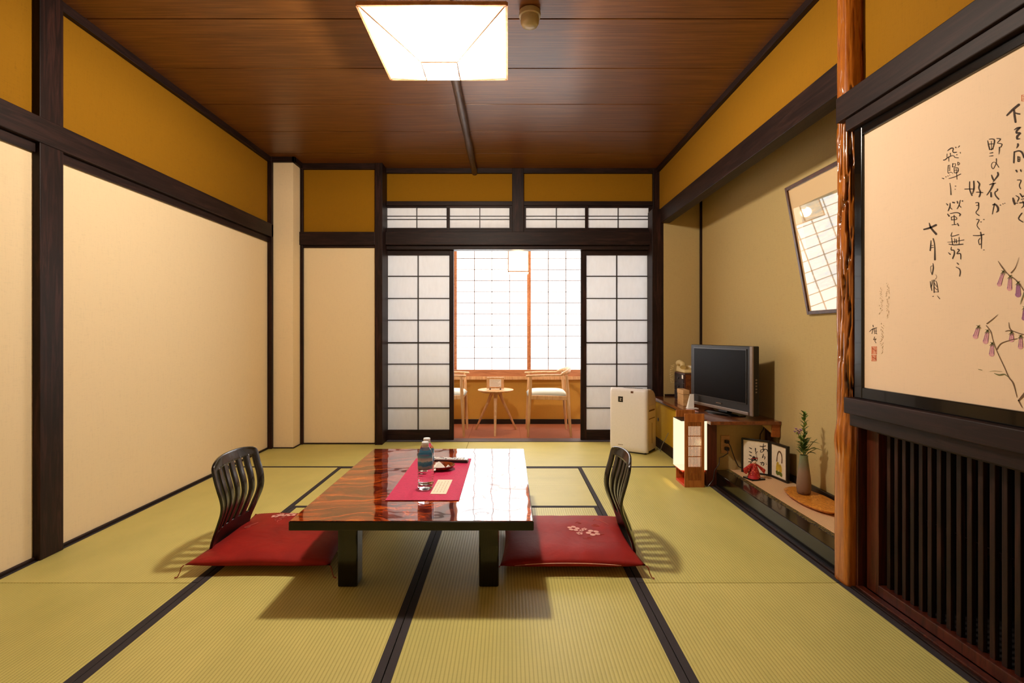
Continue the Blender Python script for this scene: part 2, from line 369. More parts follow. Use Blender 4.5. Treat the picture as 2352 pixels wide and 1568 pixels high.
cr('post', 1.738, 1.758, 4.64, 4.662, .44, 2.48, 'slender dark strip in the far corner of the alcove')
cr('beam', 1.42, XT, 4.640, 4.662, .438, .455, 'brown skirting at the end of the alcove above the shelf')
cr('beam', XL, XL+.012, YN, 4.49, 0, .016, 'thin dark strip at the foot of the left wall')
cr('beamx', -1.862, -1.207, 4.648, 4.66, 0, .012, 'thin dark strip at the foot of the narrow back wall')
cr('beamx', -2.06, -1.888, 4.475, 4.485, 0, .010, 'thin dark strip at the foot of the boxed column')
cr('beam', -1.888, -1.878, 4.475, 4.66, 0, .010, 'thin dark strip at the side foot of the boxed column')
cr('black', 1.738, XT, 2.09, 3.42, .095, .132, 'black skirting along the foot of the alcove wall')
# ---- round pole on the ceiling
pts = [(-.317, y, 2.512+.002*math.sin(y*3)) for y in [2.72+i*.2 for i in range(11)]]; pts[-1] = (-.317, 4.80, 2.512)
tag(MB().tube(pts, [.027+.002*math.sin(i*1.9) for i in range(11)], 16).build('ceiling_pole', 'pole', smooth=True),
    'bark-brown round pole running under the ceiling boards to the back wall', 'pole')

# ---- paper doors (shoji)
YD = 4.82
def shoji(n, xs, xo, zrows, label):
    """xs: paper left, middle, right; xo: outer left, right"""
    d = struct('door_%d' % n, ((xo[0]+xo[1])/2, YD, 0), label)
    zt, zb = zrows[0], zrows[-1]; Zt, Zb = 1.792, .004
    B('stile', 'post', xo[0], xs[0], YD, YD+.03, Zb, Zt, d, .002); B('stile', 'post', xs[-1], xo[1], YD, YD+.03, Zb, Zt, d, .002)
    B('top_rail', 'beamx', xs[0], xs[-1], YD, YD+.03, zt, Zt, d, .002); B('bottom_rail', 'beamx', xs[0], xs[-1], YD, YD+.03, Zb, zb, d, .002)
    for x in xs[1:-1]: B('lattice_bar', 'muntin', x-.005, x+.005, YD+.004, YD+.018, zb, zt, d)
    for i, z in enumerate(zrows[1:-1]):
        t = .007 if i == 3 else .0045
        B('lattice_bar', 'muntin', xs[0], xs[-1], YD+.003, YD+.017, z-t, z+t, d)
    for i in range(len(zrows)-1):
        for j in range(len(xs)-1):
            MB().box(xs[j], xs[j+1], YD+.018, YD+.0184, zrows[i+1], zrows[i]).build('paper_pane', 'paper', d)
zr = [1-(y-767)/FPX*YD for y in (586, 634, 685, 735, 787, 836, 887, 937, 987)]
pxx = lambda px, Y: (px-VX)/FPX*Y
shoji(1, [pxx(888, YD), pxx(960, YD), pxx(1032, YD)], (-1.20, pxx(1042, YD)), zr, 'left sliding door of white paper panes in a dark frame')
shoji(2, [pxx(1347, YD), pxx(1417, YD), pxx(1488, YD)], (pxx(1334, YD), 1.35), zr, 'right sliding door of white paper panes, behind the air purifier')
# ---- transoms
YT = 4.80
wnum = 0
for (a, m_, b, lab) in ((887, 957, 1026, 'leftmost small paper transom above the doors'), (1033, 1102, 1170, 'second paper transom from the left above the doors'),
                   (1208, 1278, 1344, 'third paper transom from the left above the doors'), (1351, 1420, 1490, 'rightmost small paper transom above the doors')):
    wnum += 1; y_ = 4.785 if wnum in (2, 3) else 4.80
    d = struct('window_%d' % wnum, (pxx((a+b)/2, y_), y_, 2.0), lab)
    x0, xm, x1 = pxx(a, y_), pxx(m_, y_), pxx(b, y_); z0, z1 = 1-(523-767)/FPX*y_, 1-(477-767)/FPX*y_; zm = (1-(503.5-767)/FPX*y_, 1-(496-767)/FPX*y_)
    B('stile', 'post', x0-.03, x0, y_, y_+.02, 1.975, 2.20, d, .001); B('stile', 'post', x1, x1+.03, y_, y_+.02, 1.975, 2.20, d, .001)
    B('top_rail', 'beamx', x0, x1, y_, y_+.02, z1, 2.20, d, .001); B('bottom_rail', 'beamx', x0, x1, y_, y_+.02, 1.975, z0, d, .001)
    B('lattice_bar', 'muntin', xm-.004, xm+.004, y_+.003, y_+.013, z0, z1, d)
    for z in zm: B('lattice_bar', 'muntin', x0, x1, y_+.002, y_+.012, z-.0035, z+.0035, d)
    zz = (z0, zm[0], zm[1], z1)
    for i in range(3):
        for (u, v) in ((x0, xm), (xm, x1)): MB().box(u, v, y_+.013, y_+.0134, zz[i], zz[i+1]).build('paper_pane', 'paper', d)
# ---- sunroom behind the doors
fs = struct('floor_sunroom', label='brown carpet-tiled floor of the sunroom')
B('subfloor_board', 'carpet', -1.50, 1.95, 4.90, 5.75, -.06, -.004, fs)
for i in range(-3, 5):
    for j in range(2):
        B('carpet_tile', 'carpet', i*.5-.155-.249+.02, i*.5-.155+.249+.02, 4.901+j*.43, 4.901+(j+1)*.43-.002, -.004, 0, fs, .001)
ws = struct('wall_sunroom')
B('ochre_wall_cloth', 'ochre_pale', -1.50, 1.95, 5.71, 5.76, 0, .52, ws); B('ochre_wall_cloth', 'ochre_pale', -1.56, -1.50, 4.88, 5.76, 0, 2.3, ws)
B('ochre_wall_cloth', 'ochre_pale', 1.95, 2.0, 4.88, 5.76, 0, 2.3, ws); B('white_ceiling_panel', 'white', -1.56, 2.0, 4.87, 5.80, 2.25, 2.3, ws)
B('upper_wall_cloth', 'ivory', -1.50, 1.95, 5.71, 5.76, 2.08, 2.3, ws); B('lintel_back_cloth', 'ivory', -1.50, 1.95, 4.885, 4.90, 1.80, 1.96, ws)
B('lintel_back_cloth', 'ivory', -1.50, 1.95, 4.885, 4.90, 2.21, 2.25, ws)
B('end_wall_cloth', 'ivory', -1.56, -1.14, 4.87, 4.90, 0, 2.3, ws); B('end_wall_cloth', 'ivory', 1.414, 2.0, 4.87, 4.90, 0, 2.3, ws)
tr = B('baseboard_sunroom', 'black', -1.50, 1.95, 5.695, 5.71, 0, .053, None, .002, 'black baseboard under the sunroom window', kind='structure')
trim('sill', -1.50, 1.95, 5.66, 5.75, .533, .607, 'reddish wooden sill under the bright sunroom window')
trim('oak', -1.50, 1.95, 5.64, 5.71, .497, .533, 'pale wooden ledge strip under the sunroom window sill')
wx = [-1.425, -.597, .228, 1.053, 1.878]
for k in range(4):
    wnum += 1; y_ = 5.70 if k % 2 else 5.715
    lab = ['far left paper panel of the sunroom window, behind the left door', 'paper window panel behind the small round table', 'paper window panel behind the right armchair', 'far right paper panel of the sunroom window, behind the right door'][k]
    d = struct('window_%d' % wnum, ((wx[k]+wx[k+1])/2, y_, .607), lab); x0, x1 = wx[k], wx[k+1]
    B('stile', 'sill', x0, x0+.022, y_, y_+.02, .607, 2.08, d, .001); B('stile', 'sill', x1-.022, x1, y_, y_+.02, .607, 2.08, d, .001)
    xa, xb = x0+.022, x1-.022; zs = [.607+.1235*i for i in range(12)]+[2.06]
    B('top_rail', 'sill', xa, xb, y_, y_+.02, 2.06, 2.08, d)
    for i in range(1, 4): x = xa+(xb-xa)*i/4; B('lattice_bar', 'winbar', x-.0045, x+.0045, y_+.002, y_+.010, .607, 2.06, d)
    for z in zs[1:-1]: B('lattice_bar', 'winbar', xa, xb, y_+.002, y_+.010, z-.0040, z+.0040, d)
    for i in range(len(zs)-1):
        for j in range(4): MB().box(xa+(xb-xa)*j/4, xa+(xb-xa)*(j+1)/4, y_+.011, y_+.0114, zs[i], zs[i+1]).build('paper_pane', 'win', d)

# ================================================================== ALCOVE FLOOR AND SHELF
TZ = .095
fa = struct('floor_alcove', label='raised alcove floor under a pale woven mat')
B('floor_board', 'dark_void', 1.44, XT, 2.09, 3.43, .02, .085, fa)
gz = NT('pale_woven_mat'); fx_ = gz.noise(gz.coords((3, 160, 1), False), 4, 2)
tc = gz.new('ShaderNodeTexCoord'); sp = gz.new('ShaderNodeSeparateXYZ'); gz.link(tc.outputs['Object'], sp.inputs[0])
mu = gz.new('ShaderNodeMath', operation='MULTIPLY'); mu.inputs[1].default_value = 2*PI/.011; gz.link(sp.outputs['X'], mu.inputs[0]); sn = gz.new('ShaderNodeMath', operation='SINE'); gz.link(mu.outputs[0], sn.inputs[0])
gz.link(gz.ramp(sn.outputs[0], [(.0, rgb('#c79a6c')), (.5, rgb('#ecc9a0'))]), gz.b.inputs['Base Color']); gz.setp(Roughness=.8); gz.bump(sn.outputs[0], .3, .001)
M['goza'] = gz.m
B('woven_mat', 'goza', 1.478, 1.738, 2.09, 3.42, .085, TZ, fa, .001)
fr = NT('gold_leaf_patterned_border'); f1 = fr.noise(fr.coords((1, 1, 1), False), 90, 3, .7, 1.5)
fr.link(fr.ramp(f1, [(.50, rgb('#17120c')), (.56, rgb('#8a7230'))]), fr.b.inputs['Base Color']); fr.setp(Roughness=.7); M['goldheri'] = fr.m
B('patterned_cloth_border', 'goldheri', 1.452, 1.478, 2.09, 3.42, .085, TZ+.001, fa, .0005)
g = B('trim_%d' % (TRIM[0]+1), 'blacklac', 1.365, 1.452, 2.09, 3.42, 0, .094, None, .004, 'glossy black lacquered front sill of the alcove', kind='structure'); TRIM[0] += 1

# built-in low cabinet in the alcove's far half
cab = thing('low_cabinet', (1.55, 4.0, 0), 'low built-in alcove cabinet with brown top and yellow sliding doors, under the television', 'cabinet')
M['shelfwood'] = wood('glossy_brown_shelf_wood', '#4e2412', '#8a4a22', (8, .8, 8), 5, .22, .05, coat=.4)
M['orangewood'] = wood('orange_brown_edge_wood', '#7a3c14', '#b5652a', (3, 3, 8), 5, .35, .05)
B('top_board', 'shelfwood', 1.30, XT-.001, 3.29, 4.635, .415, .438, cab, .003, 'glossy brown top board')
B('plaster_front', 'olive', 1.37, XT-.001, 3.42, 3.44, 0, .415, cab, 0, 'beige cloth-covered front')
B('corner_post', 'redwood', 1.30, 1.368, 3.36, 3.44, .0, .415, cab, .003); B('corner_post', 'redwood', 1.712, 1.74, 3.385, 3.42, .14, .415, cab, .002)
B('bottom_rail', 'beam', 1.315, 1.36, 3.44, 4.655, 0, .075, cab, .002); B('back_body', 'dark_void', 1.36, XT-.001, 3.45, 4.655, 0, .41, cab)
M['yellowpaper'] = plain('mustard_yellow_paper', '#c39a16', .8, var=.04)
for a, b in ((3.46, 4.06), (4.03, 4.64)):
    d = B('sliding_door', 'yellowpaper', 1.325 if a < 4 else 1.335, 1.333 if a < 4 else 1.345, a, b, .075, .405, cab, .001)
    MB().lathe([(.016, 0), (.018, .002), (.012, .003)], (0, 0, 0), 20).build('finger_pull', 'black', d, smooth=True)
    q = bpy.context.scene.collection.objects[-1]; q.matrix_local = Matrix.Translation((1.333 if a > 4 else 1.323, (b-.08) if a > 4 else a+.08, .24)) @ Matrix.Rotation(-PI/2, 4, 'Y')
B('frame_strip', 'black', 1.318, 1.325, 3.44, 4.64, .400, .415, cab); B('bracket', 'orangewood', 1.70, 1.752, 3.30, 3.32, .335, .415, cab, .002)
# triangular bracket under the board near the wall
MB().hexa([(1.735, 3.31, .33), (1.75, 3.31, .33), (1.75, 3.33, .33), (1.735, 3.33, .33), (1.64, 3.31, .415), (1.75, 3.31, .415), (1.75, 3.33, .415), (1.64, 3.33, .415)]).build('wedge_bracket', 'olive', cab)

# ================================================================== RIGHT WALL: painted panel and slatted screen
wp = struct('wall_passage')  # near-black boards stand in for the unlit dark of the passage
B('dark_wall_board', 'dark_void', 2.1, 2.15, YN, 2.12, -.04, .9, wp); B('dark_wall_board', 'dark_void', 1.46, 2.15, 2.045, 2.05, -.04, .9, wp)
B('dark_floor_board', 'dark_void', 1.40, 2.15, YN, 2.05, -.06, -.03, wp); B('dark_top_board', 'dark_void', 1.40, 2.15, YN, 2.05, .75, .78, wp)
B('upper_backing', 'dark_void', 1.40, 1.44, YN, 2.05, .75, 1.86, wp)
pp = thing('painted_panel', (1.36, .9, .752), 'cream sliding panel with brush calligraphy and painted pink bellflowers in a black frame', 'screen panel')
PX = 1.362; PE = -.35
B('frame_stile', 'blacklac', 1.352, 1.385, 1.960, 2.003, .752, 1.797, pp, .003); B('frame_stile', 'blacklac', 1.352, 1.385, PE-.04, PE, .752, 1.797, pp, .003)
B('frame_rail', 'blacklac', 1.352, 1.385, PE, 1.960, 1.762, 1.797, pp, .003); B('frame_rail', 'blacklac', 1.352, 1.385, PE, 1.960, .752, .796, pp, .003)
M['panelpaper'] = weave('cream_panel_paper', '#eed2b2', var=.02, bump=.05, blotch=.04)
B('paper', 'panelpaper', PX, PX+.018, PE, 1.960, .796, 1.762, pp)
prj = lambda px, py: ray_x(px, py, PX-.0006)
def ink(name, mat, strokes, proj, sc_, parent, mb=None):
    m_ = MB()
    for s in strokes: stroke(m_, s[0], s[1], proj, sc_)
    return m_.build(name, mat, parent)
GA = (2270, 200, 82/643); GB = (2200, 300, 120/941); GC = (2200, 400, 152/1192); GD = (2140, 320, 100/980); GE = (2140, 460, 100/784); GF = (2100, 500, 100/784); GG = (1980, 630, 100/713)
CH = [
 (GA, [([(548, 318), (440, 405), (335, 508)], [44, 42, 28]), ([(462, 420), (472, 520), (488, 628)], [34, 38, 36]), ([(490, 465), (525, 478), (562, 484)], [20, 28, 28])]),
 (GA, [([(468, 768), (520, 735), (572, 728)], [14, 26, 30]), ([(560, 740), (515, 780), (505, 825), (560, 822), (578, 836)], [26, 34, 30, 26, 20]), ([(560, 845), (520, 885), (520, 930), (568, 930)], [30, 40, 34, 14])]),
 (GA, [([(530, 1025), (532, 1050), (506, 1100)], [30, 34, 8]), ([(466, 1165), (462, 1260), (457, 1360)], [22, 28, 26]), ([(475, 1165), (550, 1148), (605, 1178), (640, 1270)], [22, 26, 34, 26]), ([(532, 1250), (534, 1335)], 20), ([(532, 1262), (565, 1262), (560, 1335), (530, 1338)], 15), ([(535, 1300), (560, 1298)], 14)]),
 (GA, [([(500, 1500), (515, 1526)], [30, 22]), ([(580, 1490), (590, 1520)], [24, 18])]),
 (GC, [([(1070, 105), (1136, 112), (1106, 200), (1128, 260)], [14, 20, 16, 16])]),
 (GC, [([(992, 432), (1005, 480), (1022, 540)], [26, 42, 30]), ([(1046, 385), (1098, 425), (1070, 492)], [14, 22, 14]), ([(1030, 522), (1075, 520)], 16), ([(1120, 350), (1160, 408)], [22, 26]), ([(1192, 385), (1166, 408)], 16), ([(1140, 452), (1192, 440)], 14), ([(1115, 516), (1192, 508)], 22), ([(1168, 480), (1185, 560), (1145, 608)], [14, 20, 12])]),
 (GC, [([(1150, 702), (1092, 798), (1172, 862)], [20, 22, 18])]),
 (GB, [([(535, 180), (552, 260), (572, 340)], [12, 22, 20]), ([(565, 155), (625, 150), (658, 180), (635, 300), (605, 345)], [14, 18, 24, 18, 16]), ([(560, 240), (640, 236)], 14), ([(602, 190), (604, 330)], 10), ([(572, 342), (635, 328)], 15), ([(574, 405), (626, 396)], [12, 20]), ([(568, 460), (630, 450)], [12, 16]),
       ([(700, 140), (765, 152), (712, 215)], [14, 20, 12]), ([(712, 226), (792, 242), (772, 296)], [12, 20, 16]), ([(748, 300), (745, 365), (740, 425)], [24, 18, 6])]),
 (GB, [([(692, 505), (690, 580), (655, 660), (628, 686), (603, 640), (615, 585), (655, 565), (695, 595), (735, 660)], [16, 12, 12, 14, 10, 10, 9, 11, 12])]),
 (GB, [([(606, 800), (622, 850), (642, 890)], [16, 28, 26]), ([(716, 755), (722, 800), (670, 875), (628, 930)], [26, 34, 20, 8]), ([(570, 972), (625, 955), (680, 944)], [14, 24, 12]), ([(640, 955), (590, 1060), (522, 1158)], [34, 26, 14]), ([(594, 1112), (598, 1185)], [24, 34]), ([(712, 1056), (708, 1078), (668, 1110), (680, 1170), (732, 1232)], [30, 18, 20, 22, 24])]),
 (GB, [([(630, 1335), (672, 1328), (715, 1375), (722, 1435), (695, 1468)], [22, 26, 34, 36, 14]), ([(662, 1312), (640, 1400), (620, 1502)], [20, 18, 12]), ([(765, 1340)], 20), ([(810, 1318)], 18), ([(845, 1308)], 16)]),
 (GB, [([(210, 920), (213, 1060), (252, 1165)], [16, 20, 24]), ([(285, 912), (288, 1040), (262, 1135)], [24, 28, 14]), ([(125, 1052), (200, 1050), (290, 1050)], [16, 16, 14]), ([(352, 912), (388, 960), (376, 1030), (405, 1110), (385, 1190)], [18, 28, 22, 26, 26]), ([(335, 1108), (390, 1108), (450, 1116)], [16, 20, 14])]),
 (GB, [([(320, 1298), (368, 1296), (372, 1336), (335, 1345)], 15), ([(372, 1300), (370, 1400), (324, 1475), (382, 1528)], [18, 18, 14, 18])]),
 (GC, [([(335, 812), (380, 826), (343, 920), (390, 992)], [14, 18, 12, 14]), ([(415, 858)], 20), ([(460, 815), (475, 815)], 14)]),
 (GC, [([(275, 1102), (380, 1104), (470, 1082)], [14, 18, 18]), ([(408, 1045), (424, 1130), (423, 1240), (422, 1340)], [20, 22, 16, 10]), ([(400, 1152), (370, 1195), (388, 1268), (415, 1250)], 13), ([(460, 1363), (478, 1362)], 12)]),
 (GD, [([(360, 252), (435, 198), (482, 205), (472, 268), (502, 296), (555, 288)], [18, 28, 24, 22, 26, 20]), ([(540, 180)], 28), ([(590, 186), (622, 148)], [6, 20]), ([(565, 345)], 24), ([(640, 292), (642, 312)], 16), ([(262, 466), (300, 458), (370, 402), (480, 364), (520, 405), (598, 416)], [20, 24, 20, 14, 16, 18]), ([(343, 328), (340, 400)], 14), ([(380, 400), (384, 494)], [16, 12]), ([(416, 310), (424, 372)], 15)]),
 (GD, [([(365, 590), (405, 582)], 14), ([(372, 595), (362, 680), (364, 745), (380, 765)], [18, 12, 14, 14]), ([(405, 600), (405, 710)], 11), ([(372, 648), (402, 646)], 8), ([(372, 690), (402, 690)], 8), ([(378, 757), (440, 740), (470, 768)], [12, 12, 8]), ([(230, 870), (268, 884)], [12, 24]), ([(318, 843)], 24), ([(365, 822)], 20), ([(402, 803)], 16), ([(472, 545), (465, 620)], 18), ([(475, 552), (535, 550), (520, 610), (468, 616)], 12), ([(585, 510), (587, 578)], 14), ([(590, 515), (632, 540), (600, 578)], 12), ([(500, 640), (505, 750)], 14), ([(500, 640), (580, 640), (597, 700), (560, 752), (505, 750)], [12, 16, 20, 20, 14]), ([(508, 695), (590, 692)], 12), ([(548, 650), (552, 750)], 10), ([(386, 882), (520, 842), (652, 778)], [14, 18, 18]), ([(556, 750), (568, 898)], [12, 14])]),
 (GD, [([(408, 985), (424, 1100), (432, 1242)], [12, 18, 26]), ([(525, 1052), (545, 1052)], 16), ([(520, 1120), (534, 1125)], 14)]),
 (GE, [([(265, 58), (286, 84)], [14, 20]), ([(330, 50), (326, 110), (296, 188)], [12, 24, 16]), ([(330, 130), (365, 160)], 14), ([(378, 36), (405, 42)], 24), ([(458, 18), (466, 50)], 20), ([(512, 0), (490, 90), (456, 152)], [14, 18, 12]), ([(490, 85), (525, 125)], 14), ([(552, 12)], 26), ([(286, 248), (312, 282)], [18, 26]), ([(335, 238), (420, 222), (480, 226), (512, 252), (500, 278)], [14, 16, 18, 26, 18]), ([(350, 300), (355, 355)], 12), ([(350, 302), (410, 290), (446, 315), (440, 342), (360, 350)], 13), ([(402, 268), (406, 430)], 14), ([(365, 440), (442, 434)], 14), ([(462, 415), (482, 455)], [16, 20])]),
 (GE, [([(366, 576), (346, 636), (380, 645), (488, 615)], [8, 16, 16, 14]), ([(285, 752), (400, 742), (580, 712)], [8, 12, 14]), ([(356, 670), (374, 790)], [12, 18]), ([(410, 690), (412, 768)], 12), ([(440, 700), (446, 768)], 14), ([(492, 665), (490, 790)], 11), ([(310, 788), (400, 802), (562, 788)], [14, 18, 18])]),
 (GE, [([(352, 840), (350, 890), (398, 900), (406, 960), (376, 1045)], [12, 20, 20, 24, 22]), ([(300, 942), (332, 970)], [12, 22]), ([(470, 880), (494, 898), (452, 958), (516, 962), (522, 1055)], [22, 20, 18, 20, 16])]),
 (GE, [([(455, 1125), (480, 1150)], [14, 20]), ([(438, 1200), (498, 1235), (514, 1290), (502, 1362)], [12, 18, 22, 18])]),
 (GF, [([(172, 210), (280, 180), (390, 130)], [26, 34, 36]), ([(268, 95), (298, 180), (392, 292)], [14, 34, 38]), ]),
 (GF, [([(300, 410), (294, 500), (285, 588)], [12, 24, 24]), ([(340, 378), (366, 500), (370, 752)], [22, 18, 32]), ([(306, 498), (346, 494)], 9), ([(306, 536), (346, 533)], 12)]),
 (GF, [([(335, 822), (342, 900), (320, 1018)], [12, 22, 22]), ([(328, 865), (296, 880), (298, 965), (316, 1012)], 8), ([(385, 1020), (402, 1070), (366, 1115)], [4, 7, 5])]),
 (GF, [([(285, 1145), (300, 1240), (315, 1310)], [10, 20, 12]), ([(320, 1125), (318, 1190), (302, 1250)], 14), ([(350, 1122), (355, 1345)], 18), ([(355, 1130), (400, 1160), (430, 1335)], [8, 12, 14]), ([(362, 1180), (405, 1240)], 10), ([(365, 1255), (410, 1300)], 11), ([(360, 1335), (430, 1335)], 10), ([(330, 1416), (345, 1412)], 14), ([(412, 1405), (458, 1458)], [8, 14])]),
]
for sc_, st in CH: ink('written_character', 'ink', st, prj, sc_, pp)
M['faintink'] = plain('faint_ink', '#a98a5e', .8)
sg = [([(178, 832), (184, 860)], 12), ([(118, 940), (170, 895), (240, 872)], [6, 14, 8]), ([(182, 890), (160, 970)], 9), ([(200, 888), (206, 975)], 8), ([(228, 885), (232, 972)], 8), ([(205, 930), (240, 925)], 7), ([(215, 960), (245, 975)], 8), ([(206, 1022), (188, 1070)], 9), ([(190, 1068), (228, 1055), (208, 1085), (228, 1122)], 9)]
ink('signature', 'ink', sg, prj, GG, pp)
r = random.Random(3)
fa_st = []
for (cx, y0, y1, wd, st) in ((328, 795, 1285, 26, 26), (310, 215, 640, 26, 24), (425, 140, 705, 30, 22)):
    y = y0
    while y < y1:
        a = (cx+r.uniform(-wd, wd)*.7, y+r.uniform(-6, 6)); b = (a[0]+r.uniform(-22, 22), a[1]+r.uniform(4, 26)); fa_st.append(([a, b], r.uniform(4, 8))); y += st*.75
tag(ink('small_inscription', 'faintink', fa_st, prj, GG, pp), kind='stuff')
M['sealred'] = plain('red_seal_paste', '#e0764a', .8)
for (x0, x1, y0, y1) in ((155, 240, 1185, 1300), (155, 235, 1322, 1415)):
    st = [([(x0, y0), (x1, y0)], 9), ([(x0, y1), (x1, y1)], 9), ([(x0+4, y0), (x0+4, y1)], 9), ([(x1-4, y0), (x1-4, y1)], 9)]
    for k in range(3): x = x0+18+k*22; st += [([(x, y0+12), (x+r.uniform(-3, 3), y1-14)], 12), ([(x-6, y0+30+k*14), (x+14, y0+34+k*16)], 10)]
    ink('red_seal', 'sealred', st, prj, GG, pp)
ink('red_seal', 'sealred', [([(600, 145), (600, 250)], 10), ([(600, 148), (670, 142)], 9), ([(600, 250), (670, 258)], 9), ([(620, 170), (660, 172)], 8), ([(622, 215), (660, 212)], 8), ([(640, 165), (640, 240)], 8)], prj, GA, pp)
# bellflowers
M['petal'] = plain('pink_petal_paint', '#dba0a4', .8, var=.15, nscale=400); M['petal2'] = plain('purple_petal_paint', '#a06a90', .8, var=.25, nscale=400)
M['stemgreen'] = plain('grey_green_paint', '#6d6a3a', .8, var=.3, nscale=500); M['stembrown'] = plain('brown_stem_paint', '#6b4e33', .8, var=.3, nscale=500)
GH = (2200, 580, 152/627)
prj2 = lambda px, py: ray_x(px, py, PX-.0010); prj3 = lambda px, py: ray_x(px, py, PX-.0013)
for (x, y, dx, h, wd, c) in ((430, 180, -38, 118, 40, 0), (495, 225, -6, 112, 44, 0), (570, 285, 0, 110, 50, 1), (195, 700, -28, 90, 48, 0), (280, 740, -18, 98, 48, 0), (325, 860, -6, 98, 46, 0), (508, 755, 0, 66, 46, 0), (595, 790, -2, 100, 44, 0), (632, 520, -6, 100, 40, 1)):
    ink('bellflower', 'petal2' if c else 'petal', [([(x, y), (x+dx*.4, y+h*.4), (x+dx*.8, y+h*.8), (x+dx, y+h)], [wd*.35, wd*.8, wd*.85, wd*1.15])], prj, GH, pp)
    ink('bellflower_vein', 'petal2', [([(x+k*wd*.28, y+10), (x+dx*.5+k*wd*.36, y+h*.5), (x+dx+k*wd*.42, y+h)], [2, 3, 6 if k else 2]) for k in (-1, 0, 1)], prj2, GH, pp)
    ink('calyx', 'stemgreen', [([(x, y-4), (x+a, y+b)], [9, 3]) for a, b in ((-26, 22), (-12, 30), (10, 28), (24, 18), (-20, -12), (14, -16))], prj3, GH, pp)
ink('painted_stem', 'stembrown', [([(560, 1370), (525, 1240), (482, 1180), (440, 1085), (370, 935), (332, 830), (312, 750), (268, 690)], [5, 12, 9, 7, 7, 6, 8, 6]), ([(370, 915), (410, 860), (500, 828), (560, 815)], [10, 9, 7, 6]), ([(380, 80), (420, 140), (470, 200), (560, 270), (625, 360)], [3, 11, 7, 8, 8]), ([(578, 45), (545, 140), (505, 190)], [2, 6, 12]),
    ([(275, 672), (330, 630), (380, 585)], [10, 8, 2]), ([(482, 660), (490, 715), (520, 745)], [3, 9, 6]), ([(450, 745), (500, 738), (600, 770), (650, 775)], [5, 9, 8, 8]), ([(575, 1400), (600, 1450), (612, 1470)], [14, 8, 3]), ([(575, 1400), (640, 1330)], [14, 30])], prj2, GH, pp)
for st in ([([(345, 1143), (390, 1158), (440, 1152), (480, 1180)], [4, 14, 10, 5]), ([(300, 1125), (350, 1120), (420, 1128)], [2, 3, 2])], [([(195, 1105), (228, 1112)], 5)], [([(590, 490), (610, 430), (630, 370)], [3, 10, 12])]): ink('painted_leaf', 'stemgreen', st, prj3, GH, pp)

lsn = thing('slatted_screen', (1.42, .8, 0), 'low dark screen of upright wooden slats under the painted panel', 'slatted screen')
B('side_stile', 'redwood', 1.398, 1.43, 1.935, 1.998, .012, .640, lsn, .002); B('bottom_rail', 'redwood', 1.396, 1.43, YN, 1.935, .012, .052, lsn, .003); B('top_rail', 'beam', 1.392, 1.43, YN, 1.935, .625, .640, lsn, .002)
B('cross_rail', 'beam', 1.432, 1.445, YN, 1.96, .340, .358, lsn, .001)
sl = MB().box(-.006, .008, -.0085, .0085, .050, .628).build('slat', 'post', lsn, .0015); sl.matrix_parent_inverse = Matrix(); 
i = 0
y = 1.906
while y > -.3:
    c_ = sl if i == 0 else sl.copy()
    if i: C.objects.link(c_)
    c_.location = (0, y-.8, 0); y -= .0372; i += 1

# ================================================================== GNARLED ALCOVE POST
gp = MB(); NZ, NA = 420, 88; rows = []; umber = []
def pil(z, a):
    cx, cy = 1.382, 2.068
    ca, sa = math.cos(a), math.sin(a)
    # rounded square below, rounder above
    rx, ry = .044, .046
    k = 6.0 if z < .42 else (6.0-3.6*min(1, (z-.42)/.2))
    rad = (abs(ca/rx)**k+abs(sa/ry)**k)**(-1/k)
    if z > .42: rad *= 1-.02*min(1, (z-.42)/.3)
    n = noise.noise(Vector((ca*1.5, sa*1.5, z*4)))*.5+noise.noise(Vector((ca*3+5, sa*3, z*9)))*.25
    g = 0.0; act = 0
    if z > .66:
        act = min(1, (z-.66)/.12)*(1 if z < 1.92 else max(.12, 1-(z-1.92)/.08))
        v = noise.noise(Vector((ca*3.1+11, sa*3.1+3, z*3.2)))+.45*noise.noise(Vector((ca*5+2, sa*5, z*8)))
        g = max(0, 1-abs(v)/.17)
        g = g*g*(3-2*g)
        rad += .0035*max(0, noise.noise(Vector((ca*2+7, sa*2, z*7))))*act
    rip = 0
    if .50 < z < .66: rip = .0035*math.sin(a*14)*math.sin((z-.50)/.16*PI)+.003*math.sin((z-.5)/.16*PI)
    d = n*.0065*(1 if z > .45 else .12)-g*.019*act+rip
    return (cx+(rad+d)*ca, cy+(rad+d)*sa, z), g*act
for i in range(NZ+1):
    z = .0+2.54*i/NZ; row = []
    for j in range(NA):
        p, b_ = pil(z, 2*PI*j/NA); row.append(p); umber.append(b_)
    rows.append(row)
gp.grid(rows, True, True)
pm = NT('polished_gnarled_wood'); at = pm.new('ShaderNodeAttribute', attribute_name='umber')
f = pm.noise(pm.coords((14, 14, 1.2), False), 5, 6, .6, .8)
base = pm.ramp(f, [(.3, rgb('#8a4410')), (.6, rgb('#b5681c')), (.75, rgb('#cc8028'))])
mx = pm.new('ShaderNodeMix', data_type='RGBA'); pm.link(at.outputs['Fac'], mx.inputs[0]); pm.link(base, mx.inputs[6]); mx.inputs[7].default_value = rgb('#1c0a04')  # colour goes to near-black brown inside the grooves
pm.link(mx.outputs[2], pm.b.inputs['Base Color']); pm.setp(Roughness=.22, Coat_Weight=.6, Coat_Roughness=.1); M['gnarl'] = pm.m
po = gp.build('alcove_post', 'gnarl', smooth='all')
at_ = po.data.attributes.new('umber', 'FLOAT', 'POINT')
for i, v in enumerate(umber): at_.data[i].value = v
tag(po, 'gnarled polished orange-brown tree-trunk post between the alcove and the painted panel', 'post')

